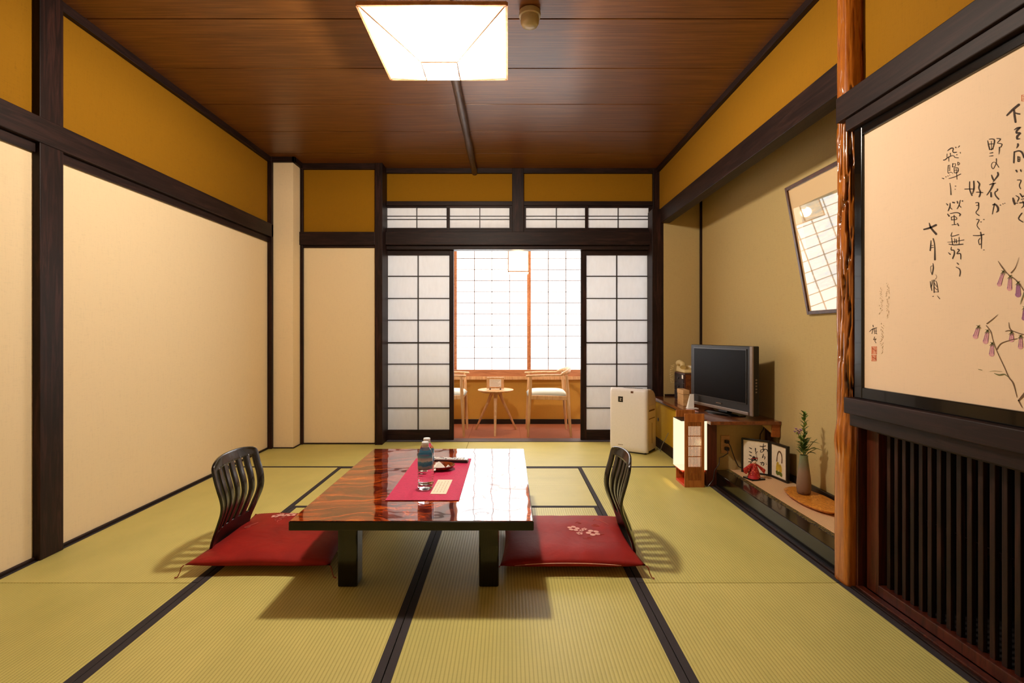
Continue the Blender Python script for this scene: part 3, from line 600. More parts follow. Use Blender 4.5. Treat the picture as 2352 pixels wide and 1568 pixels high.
# ================================================================== CEILING LAMP
cl = thing('ceiling_lamp', (-.315, 2.404, 2.233), 'large lit square white paper ceiling lamp shaped like an upturned pyramid', 'ceiling lamp')
cx, cy, H, h_, zt, zb = -.315, 2.404, .307, .081, 2.352, 2.233
O4 = [(cx-H, cy-H, zt), (cx+H, cy-H, zt), (cx+H, cy+H, zt), (cx-H, cy+H, zt)]; I4 = [(cx-h_, cy-h_, zb), (cx+h_, cy-h_, zb), (cx+h_, cy+h_, zb), (cx-h_, cy+h_, zb)]
for k in range(4):
    n_ = (k+1) % 4; m_ = MB(); m_.face([O4[k], O4[n_], I4[n_], I4[k]]); m_.build('shade_paper', 'shade', cl)
m_ = MB(); m_.face(I4); m_.build('bottom_paper', 'shade', cl)
for k in range(4):
    n_ = (k+1) % 4
    MB().bar(O4[k], O4[n_], .011, .016).build('rim_strip', 'shadewood', cl, .001); MB().bar(I4[k], I4[n_], .0045, .0045).build('base_strip', 'shadewood', cl)
    MB().bar(O4[k], I4[k], .0045, .0045).build('corner_strip', 'shadewood', cl)
M['reflector'] = plain('white_enamel', '#f4f0e8', .4)
B('reflector', 'reflector', cx-.26, cx+.26, cy-.26, cy+.26, 2.360, 2.366, cl); MB().lathe([(.07, 2.366), (.07, 2.40), (.02, 2.405), (.02, 2.50), (.055, 2.505), (.055, 2.546)], (cx, cy, 0), 24).build('ceiling_mount', 'reflector', cl, smooth=True)  # reflector plate is added, unseen, to keep the bulb's light off the ceiling
bl = emis('glowing_bulb', (1, .9, .75, 1), 6); M['bulb'] = bl
sd = thing('smoke_detector', (.102, 2.45, 2.49), 'round beige smoke detector on the ceiling right of the lamp', 'smoke detector')
M['agedplastic'] = plain('aged_beige_plastic', '#b0a478', .4)
MB().lathe([(.050, .052), (.052, .04), (.052, .028), (.046, .026)], (.102, 2.45, 2.49), 28).build('base_ring', 'agedplastic', sd, smooth=True)
MB().lathe([(.043, .028), (.045, .015), (.043, -.004), (.036, -.016), (.02, -.022), (.001, -.024)], (.102, 2.45, 2.49), 28).build('dome', 'agedplastic', sd, smooth=True)

# ================================================================== LOW TABLE
M['burl'] = None
bm_ = NT('red_brown_burl_lacquer'); v = bm_.coords((1, 1, 1), False)
n1 = bm_.new('ShaderNodeTexNoise'); n1.inputs['Scale'].default_value = 2.2; n1.inputs['Detail'].default_value = 3; bm_.link(v, n1.inputs['Vector'])
vm = bm_.new('ShaderNodeVectorMath', operation='MULTIPLY_ADD'); bm_.link(n1.outputs['Color'], vm.inputs[0]); vm.inputs[1].default_value = (.55, .55, .0); bm_.link(v, vm.inputs[2])
mp_ = bm_.new('ShaderNodeMapping'); mp_.inputs['Scale'].default_value = (2.6, 11, 1); mp_.inputs['Rotation'].default_value = (0, 0, .35); bm_.link(vm.outputs[0], mp_.inputs[0])
f = bm_.noise(mp_.outputs[0], 2.2, 8, .7, .6)
bm_.link(bm_.ramp(f, [(.30, rgb('#1e0603')), (.46, rgb('#5e1806')), (.56, rgb('#b0400a')), (.70, rgb('#e07818'))]), bm_.b.inputs['Base Color'])
bm_.setp(Roughness=.06, Coat_Weight=1.0, Coat_Roughness=.015, Coat_IOR=1.55, Specular_IOR_Level=.3)
wv = bm_.noise(bm_.coords((2.2, 2.2, 1), False), 3.2, 1); bp = bm_.new('ShaderNodeBump'); bp.inputs['Strength'].default_value = .12; bp.inputs['Distance'].default_value = .01
bm_.link(wv, bp.inputs['Height']); bm_.link(bp.outputs[0], bm_.b.inputs['Coat Normal']); bm_.link(bp.outputs[0], bm_.b.inputs['Normal']); M['burl'] = bm_.m
TX0, TX1, TY0, TY1, TH = -.808, .093, 1.878, 3.068, .314
tb = thing('low_table', ((TX0+TX1)/2, (TY0+TY1)/2, 0), 'low rectangular table with a glossy red-brown burl top and black legs', 'table')
B('table_top', 'blacklac', TX0, TX1, TY0, TY1, .278, .3125, tb, .004); B('burl_veneer', 'burl', TX0+.004, TX1-.004, TY0+.004, TY1-.004, .300, TH, tb, .001)
for x in (TX0+.132, TX1-.132-.078):
    for y_ in (TY0+.145, TY1-.145-.078): B('leg', 'blacklac', x, x+.078, y_, y_+.078, 0, .279, tb, .006)
B('apron', 'blacklac', TX0+.205, TX1-.205, TY0+.165, TY0+.185, .235, .279, tb, .002); B('apron', 'blacklac', TX0+.205, TX1-.205, TY1-.185, TY1-.165, .235, .279, tb, .002)
B('apron', 'blacklac', TX0+.152, TX0+.172, TY0+.22, TY1-.22, .235, .279, tb, .002); B('apron', 'blacklac', TX1-.172, TX1-.152, TY0+.22, TY1-.22, .235, .279, tb, .002)
MB().lathe([(.022, .228), (.024, .236), (.008, .222), (.006, .218)], (-.34, TY0+.175, 0), 16).build('leg_catch', 'black', tb)

# table runner
rn = NT('magenta_woven_cloth'); ck = rn.new('ShaderNodeTexBrick'); v = rn.coords((1, 1, 1), False); rn.link(v, ck.inputs['Vector'])
ck.inputs['Scale'].default_value = 1; ck.inputs['Brick Width'].default_value = .009; ck.inputs['Row Height'].default_value = .0045; ck.inputs['Mortar Size'].default_value = .0007; ck.inputs['Mortar Smooth'].default_value = .5
ck.inputs['Color1'].default_value = rgb('#e02a60'); ck.inputs['Color2'].default_value = rgb('#cc2254'); ck.inputs['Mortar'].default_value = rgb('#7a0c2c')
rn.link(ck.outputs['Color'], rn.b.inputs['Base Color']); rn.setp(Roughness=.75); rn.bump(ck.outputs['Fac'], -.5, .001); M['runner'] = rn.m
tag(B('table_runner', 'runner', -.508, -.204, 2.106, 2.815, TH+.0003, TH+.0035, None, .001), 'magenta woven runner lying lengthwise on the low table', 'table runner')
TT = TH+.0038
# bottles
gl = NT('clear_bottle_plastic'); gl.setp(Base_Color=(1, 1, 1, 1), Roughness=.03, Transmission_Weight=1, IOR=1.16); M['pet'] = gl.m
lb = NT('blue_bottle_label'); tc = lb.new('ShaderNodeTexCoord'); sp = lb.new('ShaderNodeSeparateXYZ'); lb.link(tc.outputs['Object'], sp.inputs[0])
f = lb.noise(lb.coords((1, 1, 1)), 45, 4); ad = lb.new('ShaderNodeMath', operation='MULTIPLY_ADD'); lb.link(f, ad.inputs[0]); ad.inputs[1].default_value = .022; lb.link(sp.outputs['Z'], ad.inputs[2])
mr = lb.new('ShaderNodeMapRange'); mr.inputs[1].default_value = .088+.011; mr.inputs[2].default_value = .155+.011; lb.link(ad.outputs[0], mr.inputs[0])
lb.link(lb.ramp(mr.outputs[0], [(.0, rgb('#7c8090')), (.20, rgb('#93a6bd')), (.30, rgb('#2a80c4')), (.50, rgb('#4aa4dc')), (.58, rgb('#d0e8f4')), (.72, rgb('#b0b8d8')), (.85, rgb('#5cb8e6'))]), lb.b.inputs['Base Color']); lb.setp(Roughness=.25); M['label'] = lb.m
def bottle(loc, label):
    t = thing('water_bottle', loc, label, 'bottle', 'water bottles on the low table')
    pr = [(.001, .006), (.018, .004), (.026, 0), (.031, .004), (.0325, .012)]
    z = .02
    while z < .085: pr += [(.0325, z), (.0305, z+.004), (.0325, z+.008)]; z += .0115
    pr += [(.0325, .088), (.0322, .152), (.031, .160), (.026, .172), (.018, .182), (.0125, .188), (.0125, .196), (.014, .197)]
    MB().lathe(pr, (0, 0, 0), 32).build('body', 'pet', t, smooth='all').matrix_parent_inverse = Matrix()
    MB().lathe([(.0331, .090), (.0331, .150)], (0, 0, 0), 32, False).build('label_sleeve', 'label', t, smooth='all').matrix_parent_inverse = Matrix()
    MB().lathe([(.0155, .188), (.0158, .190), (.0158, .204), (.0145, .2065), (.001, .2065)], (0, 0, 0), 24).build('cap', 'cap', t, smooth=True).matrix_parent_inverse = Matrix()
    MB().lathe([(.0165, .1845), (.0165, .187), (.013, .1875)], (0, 0, 0), 24).build('neck_ring', 'cap', t).matrix_parent_inverse = Matrix()
    return t
M['cap'] = plain('white_cap_plastic', '#e9ecef', .4)
bottle((-.368, 2.262, TT), 'clear water bottle with blue label and white cap, the nearer of the two')
bottle((-.374, 2.345, TT), 'clear water bottle with blue label, mostly hidden behind the nearer bottle')
# dish and wrapped sweets
M['dish'] = wood('red_brown_turned_wood', '#4a1808', '#8a3c18', (6, 3, 6), 6, .2, .03, coat=.5)
ds = MB(); prof = [(.0, .004), (.045, .004), (.066, .012), (.078, .022), (.080, .024), (.078, .0205), (.066, .008), (.040, 0), (.001, 0)]
ds.lathe([(max(.001, r_), z) for r_, z in prof], (0, 0, 0), 40); 
for vv in ds.bm.verts: vv.co.y *= .80
o = ds.build('wooden_dish', 'dish', smooth=True); o.location = (-.350, 2.585, TT); tag(o, 'shallow oval red-brown wooden dish on the magenta runner', 'dish')
def sweet(x, y, w_, h2, rz, label, flat=False):
    m_ = MB(); a, b = w_/2, w_/2*.75
    if flat: m_.box(-a, a, -b*.7, b*.7, 0, .006)
    else:
        m_.hexa([(-a, -b, 0), (a, -b, 0), (a, b, 0), (-a, b, 0), (-a*.12, -.004, h2), (a*.12, -.004, h2), (a*.12, .004, h2), (-a*.12, .004, h2)])
    o = m_.build('wrapped_sweet', 'white', None, .0015); o.location = (x, y, TT+.0085 if not flat else TT+.0195); o.rotation_euler = (0, 0, rz); return tag(o, label, 'sweet', 'white-wrapped sweets in the wooden dish')
sweet(-.352, 2.590, .060, .028, .3, 'peaked white-wrapped sweet in the middle of the wooden dish')
sweet(-.395, 2.560, .050, .018, -.4, 'smaller white-wrapped sweet at the left of the wooden dish')
o = sweet(-.302, 2.570, .022, .012, .6, 'small white paper twist at the right rim of the dish'); o.location.z = TT+.014
o = B('paper_tag', 'white', -.011, .011, 0, .0006, 0, .012, None); o.location = (-.368, 2.508, TT+.014); o.rotation_euler = (-.9, 0, 0); tag(o, 'small white paper label leaning on the front rim of the wooden dish', 'paper label')
# remote control
rc = thing('remote_control', (-.315, 2.735, TT), 'silver-grey remote control lying behind the wooden dish', 'remote control', rz=-.08)
M['silver'] = plain('silver_plastic', '#b9b4b0', .35, metallic=.3); M['button'] = plain('pale_rubber', '#ece8e4', .6)
def loc_(o): o.matrix_parent_inverse = Matrix(); return o
loc_(MB().box(-.098, .100, -.023, .023, 0, .014).build('lower_case', 'black', rc, .005)); loc_(MB().box(-.097, .099, -.022, .022, .013, .019).build('upper_case', 'silver', rc, .003))
for i in range(11):
    for j in range(3): loc_(MB().box(-.085+i*.0155, -.075+i*.0155, -.016+j*.0125, -.009+j*.0125, .018, .021).build('button', 'button' if (i+j) % 4 else 'black', rc, .001))
# card
cd = thing('printed_card', (-.298, 2.29, TT), 'cream printed card lying beside the bottles on the magenta runner', 'card', rz=-.02)
M['cardm'] = plain('cream_card', '#efe0c6', .8)
loc_(MB().box(-.034, .034, -.107, .107, 0, .0012).build('card', 'cardm', cd)); m_ = MB()
for k in range(4):
    y = -.085
    while y < .08: l_ = r.uniform(.008, .03); m_.box(-.024+k*.014, -.0225+k*.014, y, min(.085, y+l_), .0012, .0014); y += l_+.006
loc_(m_.build('printed_line', 'faintink', cd))

# ================================================================== FLOOR CHAIRS AND CUSHIONS
PROF = [(.20, .008), (.10, .009), (.035, .012), (-.008, .026), (-.022, .055), (-.015, .096), (.002, .14), (.018, .18), (.033, .22), (.039, .255), (.036, .29), (.028, .325), (.018, .36), (.010, .395), (.004, .425), (-.002, .455)]
def prof_at(t):
    """t 0..1 along the back profile, Catmull-Rom"""
    n = len(PROF)-1; s = min(max(t, 0), .99999)*n; i = int(s); u = s-i
    P = lambda k: PROF[min(max(k, 0), n)]; q = []
    for a in (0, 1):
        p0, p1, p2, p3 = P(i-1)[a], P(i)[a], P(i+1)[a], P(i+2)[a]
        q.append(.5*((2*p1)+(-p0+p2)*u+(2*p0-5*p1+4*p2-p3)*u*u+(-p0+3*p1-3*p2+p3)*u**3))
    return q
def half_w(t):
    z = prof_at(t)[1]; w_ = .165+.032*min(1, max(0, (z-.10)/.22))
    if z > .41: w_ -= .030*((z-.41)/.047)**2.6
    return w_
def bpt(u, t):
    x, z = prof_at(t); return (x+.030*(abs(u))**2*(1 if t > .3 else t/.3)-.0, u*half_w(t), z-.016*abs(u)**3*(t**8))
NTT = 44
ts = [k/NTT for k in range(NTT+1)]
T0, T1 = ts[17], ts[39]
sw = .150    # slot width in u units; six slots, five slats
inner = [-.80+1.60*k/11.0 for k in range(12)]   # slot, slat, slot ... : 11 equal cells
def zaisu(loc, rz, label):
    t = thing('legless_chair', loc, label, 'floor chair', rz=rz)
    us = [-1.0, -.9]+inner+[.9, 1.0]
    m_ = MB(); V = {}
    def vert(i, k):
        if (i, k) not in V: V[(i, k)] = m_.bm.verts.new(bpt(us[i], ts[k]))
        return V[(i, k)]
    for i in range(len(us)-1):
        cellmid = (us[i]+us[i+1])/2; within = -.8 < cellmid < .8
        for k in range(NTT):
            if within and 17 <= k < 39: continue
            m_.bm.faces.new((vert(i, k), vert(i+1, k), vert(i+1, k+1), vert(i, k+1)))
    loc_(m_.build('backrest', 'zaisu', t, .002, smooth='all', solid=.011))
    for j in range(5):
        a, b = inner[2*j+1], inner[2*j+2]; a -= .018; b += .018
        m_ = MB(); m_.grid([[bpt(a+(b-a)*q/2, ts[k]) for q in range(3)] for k in range(16, 41)])
        loc_(m_.build('slat', 'zaisu', t, .002, smooth='all', solid=.011))
    loc_(MB().box(.02, .43, -.16, .16, .003, .014).build('seat_board', 'zaisu', t, .004))
    return t
zaisu((-1.300, 2.385, 0), 0, 'black slatted legless floor chair left of the low table')
zaisu((.552, 2.385, 0), PI, 'black slatted legless floor chair right of the low table')
cu = NT('dark_red_cushion_cloth'); f = cu.noise(cu.coords((1, 1, 1)), 7, 5, .6, .5); g_ = cu.noise(cu.coords((60, 4, 1)), 20, 3)
cu.link(cu.ramp(f, [(.3, rgb('#80110a')), (.7, rgb('#98180e'))]), cu.b.inputs['Base Color']); cu.setp(Roughness=.62, Specular_IOR_Level=.25); cu.bump(f, .5, .01); M['cushion'] = cu.m
M['embro'] = plain('pale_pink_thread', '#e8a898', .7, var=.15, nscale=300); M['embro2'] = plain('dull_pink_thread', '#b8584a', .7); M['tassel'] = plain('red_brown_tassel_thread', '#9a4028', .8)
def cushion(cx, cy, hx, hy, z0, label, flip, seed):
    t = thing('floor_cushion', (cx, cy, 0), label, 'cushion', 'dark red floor cushions')
    N = 36; R_ = random.Random(seed); ph = R_.uniform(0, 9)
    def outl(u, v):
        return (u*hx*(1-.07*(1-v*v)*(abs(u)**3)), v*hy*(1-.06*(1-u*u)*(abs(v)**3)))
    def top(u, v):
        x, y = outl(u, v); h = ((1-abs(u)**3.2)*(1-abs(v)**3.2))**.5
        n = noise.noise(Vector((x*5+ph, y*5, 0)))*.006+noise.noise(Vector((x*14+ph, y*6, 1)))*.003
        return (x, y, z0+.034+.036*h+n*h)
    def bot(u, v):
        x, y = outl(u, v); h = ((1-abs(u)**3.2)*(1-abs(v)**3.2))**.5; return (x, y, z0+.034-.032*h**.8)
    m_ = MB(); G = [[top(-1+2*i/N, -1+2*j/N) for j in range(N+1)] for i in range(N+1)]; m_.grid(G); m_.grid([[bot(-1+2*i/N, -1+2*j/N) for j in range(N+1)] for i in range(N+1)])
    bmesh.ops.remove_doubles(m_.bm, verts=m_.bm.verts, dist=.0004)
    loc_(m_.build('cover', 'cushion', t, smooth='all'))
    def on(x, y, dz=.0012):
        u, v = x/hx, y/hy; p = top(u, v); return (x, y, p[2]+dz)
    def blossom(bx, by, rr, name='embroidered_blossom', mat='embro', a0=0):
        m2 = MB()
        for k in range(5):
            a = a0+2*PI*k/5; c_ = (bx+math.cos(a)*rr*.62, by+math.sin(a)*rr*.62)
            ring = [on(c_[0]+math.cos(b)*rr*.38, c_[1]+math.sin(b)*rr*.34) for b in [2*PI*q/10 for q in range(10)]]
            m2.face(ring)
        loc_(m2.build(name, mat, t))
    def curl(pts, wd=.003):
        m2 = MB(); L, _ = smooth_line(pts, [wd]*len(pts)); m2.tube([on(p[0], p[1], .0004) for p in L], wd*.5, 5); loc_(m2.build('embroidered_curl', 'embro2', t))
    for (x, y, rr, a0) in ((.0, .02, .030, .2), (.085, -.025, .034, .7), (.05, .015, .014, .1), (.022, -.03, .016, .4), (.035, .0, .012, 1.0)):
        if flip: blossom(x+.040, y+.0, rr, a0=a0)
        else: blossom(-.135+x*.75, .185-y*.6, rr*.85, a0=a0)
    if flip:
        for P_ in ([(.055, .085), (.07, .10), (.085, .085), (.07, .08)], [(.13, .06), (.15, .072), (.17, .06), (.15, .052), (.13, .06)], [(.15, .13), (.165, .15), (.20, .11), (.215, .08)], [(.07, -.075), (.09, -.085), (.11, -.072), (.09, -.066)], [(.13, -.04), (.16, -.035), (.175, -.03)]): curl(P_)
    else:
        for P_ in ([(-.10, .06), (-.12, .02), (-.135, .0), (-.12, -.01), (-.11, .005)], [(-.02, .13), (.0, .12), (-.01, .10), (-.03, .09), (-.02, .07)], [(.01, .125), (-.02, .11), (.0, .09), (-.01, .07), (.0, .05)]): curl([(a-.085, b+.03) for a, b in P_])
    for (u, v) in ((-1, -1), (1, -1), (1, 1), (-1, 1)):
        x, y = outl(u, v); e = z0+.034
        P_ = [(x, y, e), (x+u*.008, y+v*.005, e-.008), (x+u*.012, y+v*.006, max(.006, e-.026)), (x+u*.020, y+v*.010, .006), (x+u*.030, y+v*.012, .004)]
        loc_(MB().tube(P_, [.0022, .002, .0018, .0022, .003], 6).build('tassel', 'tassel', t, smooth=True))
    if flip:
        P_ = [(-.24+.44*k/12, -hy*.955-.004+.010*math.cos(k*.5)*.3, z0+.030+.012*math.sin(PI*k/12)) for k in range(13)]
        loc_(MB().tube(P_, .0016, 6).build('seam_cord', 'embro', t, smooth=True))
    return t
cushion(-1.035, 2.405, .300, .300, .016, 'dark red cushion with pink embroidered blossoms, on the left floor chair', False, 1)
cushion(.265, 2.385, .300, .285, .016, 'dark red cushion with pink embroidered blossoms, on the right floor chair', True, 5)

# ================================================================== AIR PURIFIER
ap = thing('air_purifier', (.865, 4.404, 0), 'white upright air purifier standing before the right paper door', 'air purifier', rz=math.radians(-35))
AW, AD = .33, .25
side = [(.050, .018), (.050, .531), (.12, .535), (.185, .517), (.225, .488), (.245, .45), (.25, .40), (.25, .018)]
m_ = MB(); a = [m_.bm.verts.new((.006, y, z)) for y, z in side]; b = [m_.bm.verts.new((AW-.006, y, z)) for y, z in side]; n = len(side)
m_.bm.faces.new(a); m_.bm.faces.new(list(reversed(b)))
for i in range(n): m_.bm.faces.new((a[i], a[(i+1) % n], b[(i+1) % n], b[i]))
loc_(m_.build('body', 'creamd', ap, .006, smooth=True))
# front shell: rounded vertical corners, gently bowed
rows = []
for z, ins in ((.012, .020), (.03, .006), (.06, .0), (.46, .0), (.515, .003), (.533, .010), (.541, .022)):
    row = [(AW, .052-0*ins, z)]
    for k in range(7): an = PI/2*k/6; row.append((AW-.03+.03*math.cos(an), .03-.03*math.sin(an)+ins, z))
    for k in range(1, 6): q = k/6; row.append((AW-.03-(AW-.06)*q, -.006*math.sin(PI*q)+ins, z))
    for k in range(7): an = PI/2*k/6; row.append((.03-.03*math.sin(an), .03-.03*math.cos(an)+ins, z))
    row.append((0, .052, z)); rows.append(row)
m_ = MB(); m_.grid(rows, True, True); loc_(m_.build('front_panel', 'cream', ap, smooth=True))
loc_(MB().box(AW-.001, AW+.0005, .0515, .0535, .02, .53).build('panel_seam', 'seam', ap))
loc_(MB().box(.01, AW-.01, .02, AD-.01, 0, .016).build('foot', 'black', ap, .003))
for k in range(9): loc_(MB().hexa([(.09+k*.019, .062, .5345), (.103+k*.019, .062, .5345), (.103+k*.019, .12, .5365), (.09+k*.019, .12, .5365), (.09+k*.019, .062, .5375), (.103+k*.019, .062, .5375), (.103+k*.019, .12, .5385), (.09+k*.019, .12, .5385)]).build('grille_slat', 'black', ap))
loc_(MB().box(.085, .128, -.0062, .006, .425, .472).build('dark_emblem', 'black', ap, .001)); q = MB().box(.100, .113, -.0068, .0, .438, .442); q.box(.103, .107, -.0068, 0, .442, .460); q.box(.108, .118, -.0068, 0, .453, .456); loc_(q.build('emblem_mark', 'cream', ap))
loc_(MB().box(.195, .218, -.004, .01, .505, .522).build('indicator_window', 'seam', ap, .002)); q = MB()
for k, x in enumerate((.085, .094, .103, .112, .121)): q.box(x, x+.0065, -.0055, .004, .062, .067)
loc_(q.build('maker_lettering', 'seam', ap))
for z, c_ in ((.395, 'creamd'), (.352, 'seam'), (.285, 'seam')): loc_(MB().box(AW-.008, AW-.003, .075, .215, z, z+.006).build('side_groove', c_, ap, .001))
loc_(MB().box(AW-.008, AW-.0035, .085, .200, .350, .362).build('grip_recess', 'seam', ap)); loc_(MB().box(AW-.008, AW-.0045, .145, .150, .075, .25).build('water_gauge', 'seam', ap, .001))

# ================================================================== FLOOR LANTERN (andon)
an_ = thing('floor_lantern', (1.214, 3.43, 0), 'lit wooden paper floor lantern with slatted front, beside the alcove cabinet', 'lantern')
M['cedar'] = wood('orange_cedar', '#8c4818', '#c27a38', (12, 12, 1.2), 5, .4, .08); M['redpaint'] = plain('vermilion_board', '#d8401a', .45); M['andon'] = glow_paper('glowing_lantern_paper', (1, .80, .52, 1), ANDON_E, .35)
AX0, AX1, AY0, AY1 = 1.150, 1.278, 3.340, 3.520
for nm, ya in (('front', AY0), ('rear', AY1-.010)):
    B('side_board', 'cedar', AX0, AX0+.020, ya, ya+.010, 0, .48, an_, .001); B('side_board', 'cedar', AX1-.020, AX1, ya, ya+.010, 0, .48, an_, .001)
    B('top_board', 'cedar', AX0+.020, AX1-.020, ya, ya+.010, .425, .48, an_, .001); B('bottom_board', 'cedar', AX0+.020, AX1-.020, ya, ya+.010, 0, .045, an_, .001)
    B('backing_board', 'cedar', AX0+.020, AX1-.020, ya+.006, ya+.010, .045, .132, an_); B('backing_board', 'cedar', AX0+.020, AX1-.020, ya+.006, ya+.010, .398, .425, an_)
    nS = 11; wS = (AX1-AX0-.040)/nS
    for k in range(nS): B('slat', 'cedar', AX0+.020+wS*k+.0010, AX0+.020+wS*k+.0052, ya+.0005, ya+.0055, .045, .425, an_)
    for z in (.334, .268, .200): B('cross_bar', 'cedar', AX0+.020, AX1-.020, ya+.001, ya+.0085, z-.0025, z+.0025, an_)
for (a, b, c_, d_) in ((AX0-.022, AX0-.0215, AY0+.014, AY1-.014), (AX1+.0215, AX1+.022, AY0+.014, AY1-.014)): B('shade_paper', 'andon', a, b, c_, d_, .110, .430, an_)
B('shade_paper', 'andon', AX0-.022, AX1+.022, AY0+.0135, AY0+.014, .110, .430, an_); B('shade_paper', 'andon', AX0-.022, AX1+.022, AY1-.014, AY1-.0135, .110, .430, an_)
B('top_plate', 'black', AX0-.02, AX1+.02, AY0+.012, AY1-.012, .430, .434, an_); B('base_plate', 'redpaint', AX0, AX1, AY0+.010, AY1-.010, .0, .016, an_, .001)
B('inner_board', 'redpaint', AX0+.06, AX0+.066, AY0+.010, AY1-.010, .016, .105, an_); B('lower_frame', 'redpaint', AX0-.01, AX1+.01, AY0+.012, AY1-.012, .095, .104, an_)
MB().tube([(1.19, 3.35, .462), (1.20, 3.35, .468), (1.228, 3.35, .468), (1.238, 3.35, .462)], .004, 8).build('hand_hole_rim', 'black', an_, smooth=True)

# ================================================================== TELEVISION and things on the cabinet
tv = thing('television', (1.492, 3.63, .438), 'black flat television with a silver edge, on the alcove cabinet', 'television', rz=math.atan2(-.968, .249))
M['screen'] = plain('dark_screen', '#080607', .35, var=.02, spec=.06); M['tvgrey'] = plain('dark_grey_plastic', '#1f1c1b', .4, var=.02, spec=.3); M['tvsilver'] = plain('warm_silver_plastic', '#7a685a', .4, metallic=.3)
loc_(MB().box(-.34, .338, .003, .050, .028, .483).build('housing', 'tvgrey', tv, .006)); loc_(MB().box(.308, .340, -.003, .008, .028, .483).build('silver_edge', 'tvsilver', tv, .006))
loc_(MB().box(-.337, .300, -.004, .012, .030, .052).build('silver_sill', 'tvsilver', tv, .004))
loc_(MB().box(-.292, .272, -.0025, .004, .108, .455).build('screen', 'screen', tv, .001)); loc_(MB().box(-.300, .280, -.0015, .004, .100, .463).build('screen_surround', 'black', tv, .001))
loc_(MB().hexa([(-.26, .05, .08), (.28, .05, .08), (.20, .115, .12), (-.2, .115, .12), (-.26, .05, .46), (.28, .05, .46), (.2, .115, .41), (-.2, .115, .41)]).build('rear_cover', 'black', tv, .008))
for z in (.18, .20, .22, .24, .26): loc_(MB().box(.3375, .3395, .02, .032, z, z+.010).build('side_button', 'tvsilver', tv, .001))
q = MB()
for k in range(6): q.box(-.030+k*.010, -.0235+k*.010, -.0035, .0, .070, .077)
loc_(q.build('maker_lettering', 'tvsilver', tv))
m_ = MB().lathe([(.17, 0), (.172, .004), (.15, .012), (.05, .016), (.001, .016)], (0, 0, 0), 48)
for v_ in m_.bm.verts: v_.co.x *= 1.05; v_.co.y = v_.co.y*.62+.045
loc_(m_.build('stand_base', 'blacklac', tv, smooth=True)); loc_(MB().box(-.05, .05, .03, .07, .014, .035).build('stand_neck', 'black', tv, .003))
ch_ = thing('small_chest', (1.54, 4.275, .438), 'small dark wooden chest of drawers behind the television, under the telephone', 'chest')
B('case', 'redwood', 1.428, 1.66, 4.15, 4.40, .438, .680, ch_, .003)
for z in (.455, .528, .601): 
    d = B('drawer', 'post', 1.422, 1.430, 4.162, 4.388, z, z+.068, ch_, .002); MB().lathe([(.008, 0), (.006, .006), (.009, .010), (.001, .012)], (0, 0, 0), 12).build('knob', 'black', d); q = C.objects[-1]; q.matrix_local = Matrix.Translation((1.422, 4.275, z+.034)) @ Matrix.Rotation(-PI/2, 4, 'Y')
B('front_face', 'shelfwood', 1.436, 1.655, 4.146, 4.151, .446, .672, ch_, .001); B('paper_slip', 'white', 1.4205, 1.4212, 4.165, 4.200, .635, .665, ch_)
ph = thing('telephone', (1.54, 4.28, .681), 'cream desk telephone on top of the small dark chest', 'telephone')
M['phone'] = plain('yellowed_cream_plastic', '#d8bf86', .4)
MB().hexa([(1.43, 4.17, .6815), (1.63, 4.17, .6815), (1.63, 4.38, .6815), (1.43, 4.38, .6815), (1.435, 4.175, .705), (1.625, 4.175, .705), (1.625, 4.375, .735), (1.435, 4.375, .735)]).build('base', 'phone', ph, .008, smooth=True)
MB().tube([(1.432, 4.20, .728), (1.438, 4.22, .748), (1.45, 4.28, .758), (1.455, 4.34, .762), (1.455, 4.38, .752)], [.024, .022, .016, .022, .025], 14).build('handset', 'phone', ph, smooth=True)
for i in range(3):
    for j in range(4): B('key', 'white', 1.52+i*.028, 1.54+i*.028, 4.20+j*.036, 4.222+j*.036, .706+j*.0055, .716+j*.0055, ph, .001)
P_ = [(1.425+.014*math.cos(k*.9), 4.40+.010*math.sin(k*.9), .735-.0022*k) for k in range(70)]; P_ = [(p[0]-.012*math.sin(PI*i/69), p[1], p[2]) for i, p in enumerate(P_)]
P_ = [(p[0]-.012, p[1]+.0, p[2]) for p in P_]; MB().tube(P_, .0028, 6).build('coiled_cord', 'phone', ph, smooth=True)
bx = thing('pale_wood_box', (1.39, 4.07, .438), 'pale wooden box in front of the small dark chest', 'box')
M['palebox'] = wood('pale_box_wood', '#b98a55', '#dcb07a', (2, 9, 12), 5, .5, .08)
B('body', 'palebox', 1.365, 1.412, 4.00, 4.14, .438, .525, bx, .002); B('lid', 'palebox', 1.363, 1.414, 3.998, 4.142, .527, .562, bx, .002)
nt = thing('white_notice_stand', (1.385, 3.90, .438), 'small white notice stand at the left foot of the television', 'notice stand')
MB().hexa([(1.352, 3.86, .438), (1.40, 3.86, .438), (1.40, 3.90, .438), (1.352, 3.90, .438), (1.378, 3.888, .545), (1.408, 3.888, .545), (1.408, 3.892, .545), (1.378, 3.892, .545)]).build('card', 'white', nt, .001); B('foot', 'white', 1.352, 1.43, 3.852, 3.905, .438, .441, nt)
M['pinkpaper'] = plain('pink_leaflet', '#d9a09a', .7)
tag(B('pink_leaflet', 'pinkpaper', 1.325, 1.375, 3.70, 3.83, .4382, .4392, None), 'pink leaflet lying on the cabinet left of the television', 'leaflet')

